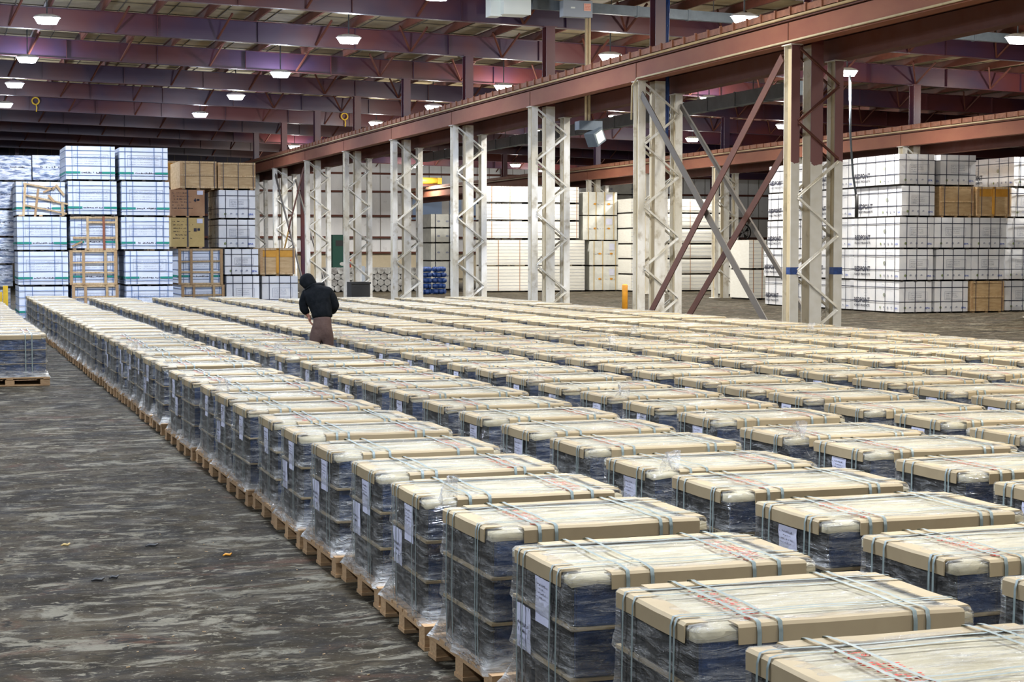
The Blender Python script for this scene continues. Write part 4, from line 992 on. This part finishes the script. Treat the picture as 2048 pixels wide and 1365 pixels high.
# yellow hoists and coiled hoses
for lab, s_ in (('yellow hoist drum riding far back on the far crane beam', 1.15),):
    p_ = on_x(858, 369, 32.34); p_.z = 6.455 + .32 * s_; t = empty('crane_hoist', p_); tag(t, lab, 'hoist')
    MB().tube([(-.62 * s_, 0, 0), (-.55 * s_, 0, 0), (.45 * s_, 0, 0), (.5 * s_, 0, 0)], .2 * s_, 'yellow_hoist', 14, radii=[.12 * s_, .2 * s_, .2 * s_, .16 * s_]).build('drum', t)
    MB().box(.5 * s_, .75 * s_, -.18 * s_, .18 * s_, -.18 * s_, .18 * s_, 'yellow_hoist').build('motor', t)
    MB().box(-.7 * s_, .8 * s_, -.1, .1, -.32 * s_, -.2 * s_, 'crane_dark').build('trolley', t)
for (px, py, lab) in ((71, 202, 'yellow hose coil hanging under a rafter, far left'), (689, 233, 'yellow hose coil hanging under a rafter, left of the column tops')):
    Y = YR[12] - .25; p_ = on_y(px, py, Y); t = empty('hose_coil', p_); tag(t, lab, 'hose', 'yellow hose coils')
    MB().tube([(.16 * math.cos(a), .02 * math.sin(3 * a), .16 * math.sin(a)) for a in [2 * PI * j / 18 for j in range(19)]], .035, 'yellow_hoist', 8, cap=False).build('coil', t)
    MB().tube([(.02, 0, -.16), (.05, 0, -.3), (.03, 0, -.5)], .03, 'yellow_hoist', 6).build('tail', t); MB().tube([(0, 0, .16), (0, 0, .34)], .012, 'black_metal', 5).build('hook', t)
# grey bus ducts and their boxes
def duct(name, a, b_, w, h, m, label, parts=()):
    t = empty(name, a); tag(t, label, 'duct'); d = Vector(b_) - Vector(a)
    MB().bar((0, 0, 0), d, w, h, m).build('housing', t)
    n = int(d.length / 1.5)
    for k in range(1, n): MB().bar(d * (k / n) - d.normalized() * .04, d * (k / n) + d.normalized() * .04, w + .03, h + .03, m).build('joint', t)
    for k in range(1, n, 2): MB().tube([d * ((k + .5) / n), d * ((k + .5) / n) + Vector((0, 0, 1.6))], .012, 'black_metal', 5).build('hanger', t)
    return t
Yd = 43.2; a, b_ = on_y(1064, 8, Yd), on_y(1545, 46, Yd)
duct('bus_duct', a + Vector((.0, 0, 0)), Vector((b_.x + 26, Yd, b_.z - .55)), .16, .26, 'galv', 'grey overhead bus duct crossing the hall near the top edge')
def gbox(name, px0, px1, py0, py1, Y, d, m, label, extra=None, cat='box', rz=0):
    a, c = on_y(px0, py1, Y), on_y(px1, py0, Y); t = empty(name, ((a.x + c.x) / 2, Y, a.z), rz); tag(t, label, cat); W_, H_ = (c.x - a.x) / 2, c.z - a.z
    MB().box(-W_, W_, 0, d, 0, H_, m).build('casing', t); MB().box(-W_ - .01, W_ + .01, -.012, 0, -.01, H_ + .01, m).build('lid', t)
    return t, W_, H_
t, W_, H_ = gbox('junction_box', 1127, 1184, 3, 32, 42.75, .3, 'box_grey', 'grey electrical box with red notice on the overhead duct')
b = MB().box(W_ * .42, W_ * .9, -.02, -.013, H_ * .38, H_ * .85, 'red_pink')
for r in range(4): glyphs(b, (W_ * .47, -.022, H_ * (.45 + .1 * r)), (1, 0, 0), (0, 0, 1), W_ * .38, .022, 'red_ink', pk, .9)
b.build('notice', t); MB().box(-W_ * .5, -W_ * .2, -.02, -.013, H_ * .5, H_ * .6, 'box_pale').build('nameplate', t)
t, W_, H_ = gbox('transformer_box', 1008, 1061, -30, 27, 42.6, .6, 'box_pale', 'pale square unit hanging at the top edge of the photo')
t, W_, H_ = gbox('transformer_box', 982, 1003, -6, 31, 42.9, .45, 'box_pale', 'narrower pale unit to the left of the square one'); 
p0, p1 = on_y(1175, 32, 42.9), on_y(1178, 245, 42.9)
t = empty('conduit_drop', p1); tag(t, 'pair of beige conduits dropping from the electrical box', 'conduit')
for dx in (-.045, .045): MB().tube([(dx, .1, 0), (dx, .1, p0.z - p1.z)], .04, 'cream_pipe', 8).build('conduit', t)
gbox('switch_box', 1159, 1204, 243, 259, 42.9, .35, 'galv', 'galvanised switch box at the foot of the beige conduits')
p_ = on_y(1190, 274, 42.9); t = empty('transformer_box', p_); t.rotation_euler = (0, -.5, .5); tag(t, 'tilted galvanised cube hanging under the switch box', 'box')
MB().box(-.2, .2, -.17, .17, -.2, .18, 'galv').build('casing', t); MB().box(-.15, .15, -.18, -.17, -.15, .13, 'box_pale').build('cover', t)
a, b_ = on_x(1600, 180, 18.6), on_x(850, 316, 18.6)
duct('bus_duct', (18.6, a.y, 5.75), (18.6, b_.y, 5.75), .22, .32, 'galv', 'grey bus duct running away beside the near crane beam')
# yellow guard at far left, litter on the aisle
t = empty('guard_rail', (on_z(6, 700, 0).x - .2, 46, 0)); a = on_y(0, 566, 46); tag(t, 'yellow steel guard behind the pallets at the left photo edge', 'guard rail'); t.location.x = a.x + .05
MB().box(-.6, .0, -.03, .03, .35, 1.02, 'hiviz_yellow').build('panel', t); MB().box(.02, .14, -.07, .07, 0, 1.18, 'hiviz_yellow').build('post', t); MB().box(-.6, .02, -.06, .06, 1.08, 1.16, 'black_metal').build('top_rail', t)
for (px, py, lab, m_, L_) in ((304, 1093, 'dark bent scrap on the bare floor, right one', 'black_metal', .045), (228, 1157, 'small dark scrap on the floor below the other', 'black_metal', .03), (196, 1162, 'dark sliver at the lower left of the small scraps', 'black_metal', .04), (131, 1092, 'yellowish wood chip on the floor at left', 'card_yellow', .03), (455, 1112, 'orange paint-covered chip in the aisle', 'bollard', .03)):
    p_ = on_z(px, py, .006); b = MB().tube([(-L_, 0, .008), (-L_ * .3, .02, .012), (L_ * .5, -.01, .012), (L_, .025, .016)], .009, m_, 6, radii=[.005, .01, .009, .006]); tag(b.build('floor_scrap', None, (p_.x, p_.y, 0)), lab, 'scrap', 'scraps in the aisle')
lit = MB(); lr = random.Random(3)
for _ in range(70):
    px, py = lr.uniform(250, 800), lr.uniform(950, 1360); p_ = on_z(px, py, 0)
    if p_.x > 2.3: continue
    s1 = lr.uniform(.003, .011); lit.bar((p_.x, p_.y, .003), (p_.x + s1 * lr.uniform(-1, 1) * 2, p_.y + s1, .003), .004, .004, 'wood_pale')
tag(lit.build('wood_splinters'), 'scattered pale splinters on the dark aisle floor', 'splinters', kind='stuff')
# ------------------------------------------------------------------ person
def skinned(name, chains, mat_, parent, sub=2, root=0, post=None):
    """chains: list of [(x,y,z,rx,ry), ...]; points given by key are shared"""
    bm = bmesh.new(); keys = {}; rad = {}
    order = []
    for ch in chains:
        prev = None
        for (x, y, z, rx, ry) in ch:
            kk = (round(x, 4), round(y, 4), round(z, 4))
            if kk not in keys: keys[kk] = bm.verts.new((x, y, z)); rad[len(order)] = (rx, ry); order.append(kk)
            v = keys[kk]
            if prev is not None and prev != v and not bm.edges.get((prev, v)): bm.edges.new((prev, v))
            prev = v
    me = bpy.data.meshes.new(name); bm.to_mesh(me); bm.free()
    o = bpy.data.objects.new(name, me); COL.objects.link(o)
    sk = o.modifiers.new('s', 'SKIN'); sk.use_smooth_shade = True
    for i, v in enumerate(me.skin_vertices[0].data): v.radius = rad[i]; v.use_root = (i == root); v.use_loose = False
    ss = o.modifiers.new('u', 'SUBSURF'); ss.levels = sub; ss.render_levels = sub
    bpy.context.view_layer.update(); dg = bpy.context.evaluated_depsgraph_get(); m2 = bpy.data.meshes.new_from_object(o.evaluated_get(dg))
    bpy.data.objects.remove(o); m2.name = name
    if post: 
        for v in m2.vertices: v.co = post(v.co.copy())
    m2.materials.clear(); m2.materials.append(MATS[mat_]); m2.polygons.foreach_set('use_smooth', [True] * len(m2.polygons))
    n_ = bpy.data.objects.new(name, m2); COL.objects.link(n_); n_.parent = parent; return n_
PX, PY = 5.41, 24.9
person = empty('person', (PX, PY, 0), psi); person.scale = (1.04, 1.04, 1.02); tag(person, 'person in black hooded jacket and brown trousers stooping between the pallet rows, seen from behind', 'person')
hip, wst, chst, nck = (0, 0, .96), (-.005, .03, 1.12), (-.06, .10, 1.38), (-.13, .16, 1.52)
hd = (-.235, .20, 1.64)
def arm(sh, el, wr, r): return [(*chst, .12, .08), (*sh, .045, .045), (*el, .036, .036), (*wr, .028, .03)]
Ls, Le, Lw = (-.235, .10, 1.43), (-.265, .13, 1.20), (-.19, .16, 1.10)
Rs, Re, Rw = (.115, .08, 1.44), (.185, .10, 1.24), (.10, .24, 1.13)
def hand(w_, d, side):
    w_, d = Vector(w_), Vector(d).normalized(); o = []; pal = w_ + d * .07
    sd = Vector((0, 1, 0)) * side
    base = [(*w_, .028, .03), (*pal, .034, .02)]
    o.append(base)
    for q, (off, ln) in enumerate(((-.028, .07), (-.010, .08), (.010, .075), (.027, .06))):
        a = pal + sd * off * .9; b1 = a + d * ln * .5 + Vector((.012, 0, 0)); c1 = b1 + d * ln * .4 + Vector((.02, 0, 0))
        o.append([(*pal, .034, .02), (*(a + d * .015), .011, .011), (*b1, .009, .009), (*c1, .007, .007)])
    th = w_ + d * .03
    o.append([(*w_, .028, .03), (*(th + sd * -.035), .012, .012), (*(th + sd * -.055 + d * .03), .009, .009)])
    return o
body = [[(*hip, .09, .07), (*wst, .09, .07), (*chst, .12, .08), (*nck, .055, .055), (hd[0] + .03, hd[1] - .01, hd[2] - .03, .075, .085), (hd[0] - .02, hd[1] + .01, hd[2] + .06, .08, .09)],
        [(hd[0] + .03, hd[1] - .01, hd[2] - .03, .075, .085), (hd[0] - .10, hd[1] + .05, hd[2] - .03, .018, .016)],
        arm(Ls, Le, Lw, 0), arm(Rs, Re, Rw, 0),
        [(*hip, .09, .07), (-.085, .0, .86, .085, .09), (-.09, .0, .5, .055, .055), (-.095, .03, .10, .035, .035), (-.10, -.0 + .14, .045, .035, .03)],
        [(*hip, .09, .07), (.085, .02, .86, .085, .09), (.085, .05, .5, .055, .055), (.09, .02, .10, .035, .035), (.10, .15, .045, .035, .03)]]
body += hand(Lw, (.15, .05, -1), 1) + hand(Rw, (-.3, .5, -.6), 1)
skinned('body', body, 'skin', person)
def wrinkle(v):
    n1 = noise.noise(Vector((v.x * 9, v.y * 9, v.z * 5))); n2 = noise.noise(Vector((v.x * 22 + v.z * 8, v.y * 22, v.z * 14)))
    c = Vector((-.05, .08, v.z)); d = (v - c); d.z = 0
    return v + d.normalized() * (n1 * .012 + n2 * .005) if d.length > .02 else v
jk = [[(.025, .0, 1.045, .155, .135), (.02, .02, 1.12, .165, .145), (-.015, .05, 1.27, .178, .15), (-.065, .085, 1.40, .19, .145), (-.11, .12, 1.485, .13, .115), (-.15, .155, 1.55, .105, .105)],
      [(-.065, .085, 1.40, .19, .145), (-.225, .10, 1.43, .082, .085), (-.265, .125, 1.28, .07, .072), (-.262, .135, 1.19, .066, .066), (-.20, .16, 1.115, .046, .046)],
      [(-.065, .085, 1.40, .19, .145), (.105, .08, 1.44, .085, .085), (.172, .10, 1.32, .074, .074), (.188, .115, 1.23, .07, .07), (.115, .22, 1.14, .05, .05)]]
jo = skinned('jacket', jk, 'black_cloth', person, 2, post=wrinkle)
hood = [[(-.135, .13, 1.50, .115, .10), (-.185, .155, 1.575, .11, .11), (-.225, .19, 1.655, .115, .125), (-.245, .20, 1.72, .085, .09)], [(-.225, .19, 1.655, .115, .125), (-.30, .25, 1.635, .07, .085)]]
skinned('hood', hood, 'black_cloth', person, 2, post=wrinkle)
skinned('hair', [[(-.325, .27, 1.60, .03, .035), (-.33, .275, 1.565, .022, .025)]], 'card_yellow', person, 1)
tr = [[(.02, .0, 1.12, .135, .115), (.02, .0, 1.05, .14, .12), (.015, -.005, .98, .14, .125), (.0, -.01, .90, .14, .13)], [(.0, -.01, .90, .14, .13), (-.08, .0, .80, .10, .105), (-.092, .0, .5, .082, .085), (-.095, .03, .10, .075, .08)], [(.0, -.01, .90, .14, .13), (.08, .02, .80, .10, .105), (.088, .05, .5, .082, .085), (.092, .02, .10, .075, .08)]]
skinned('trousers', tr, 'brown_cloth', person, 2, post=wrinkle)
for sx, y_ in ((-.10, 0), (.10, -.0)):
    skinned('shoe', [[(sx, -.02 + y_, .055, .045, .05), (sx, .08 + y_, .05, .045, .045), (sx, .19 + y_, .04, .045, .038)]], 'black_metal', person, 1)

# cable hanging from the lamp right of the nearest column
pa, pb = on_y(1700, 150, 49.2), on_y(1713, 436, 49.2)
t = empty('hanging_cable', pb); tag(t, 'thick grey cable hanging in front of the white packs, right of the nearest column', 'cable')
MB().tube([(pa.x - pb.x, 0, pa.z - pb.z), ((pa.x - pb.x) * .9, 0, (pa.z - pb.z) * .6), ((pa.x - pb.x) * .5, 0, (pa.z - pb.z) * .3), (0, 0, .6)], .035, 'galv', 8).build('cable', t)
MB().tube([(0, 0, .75), (0, 0, 0)], .06, 'black_metal', 8).build('plug', t)
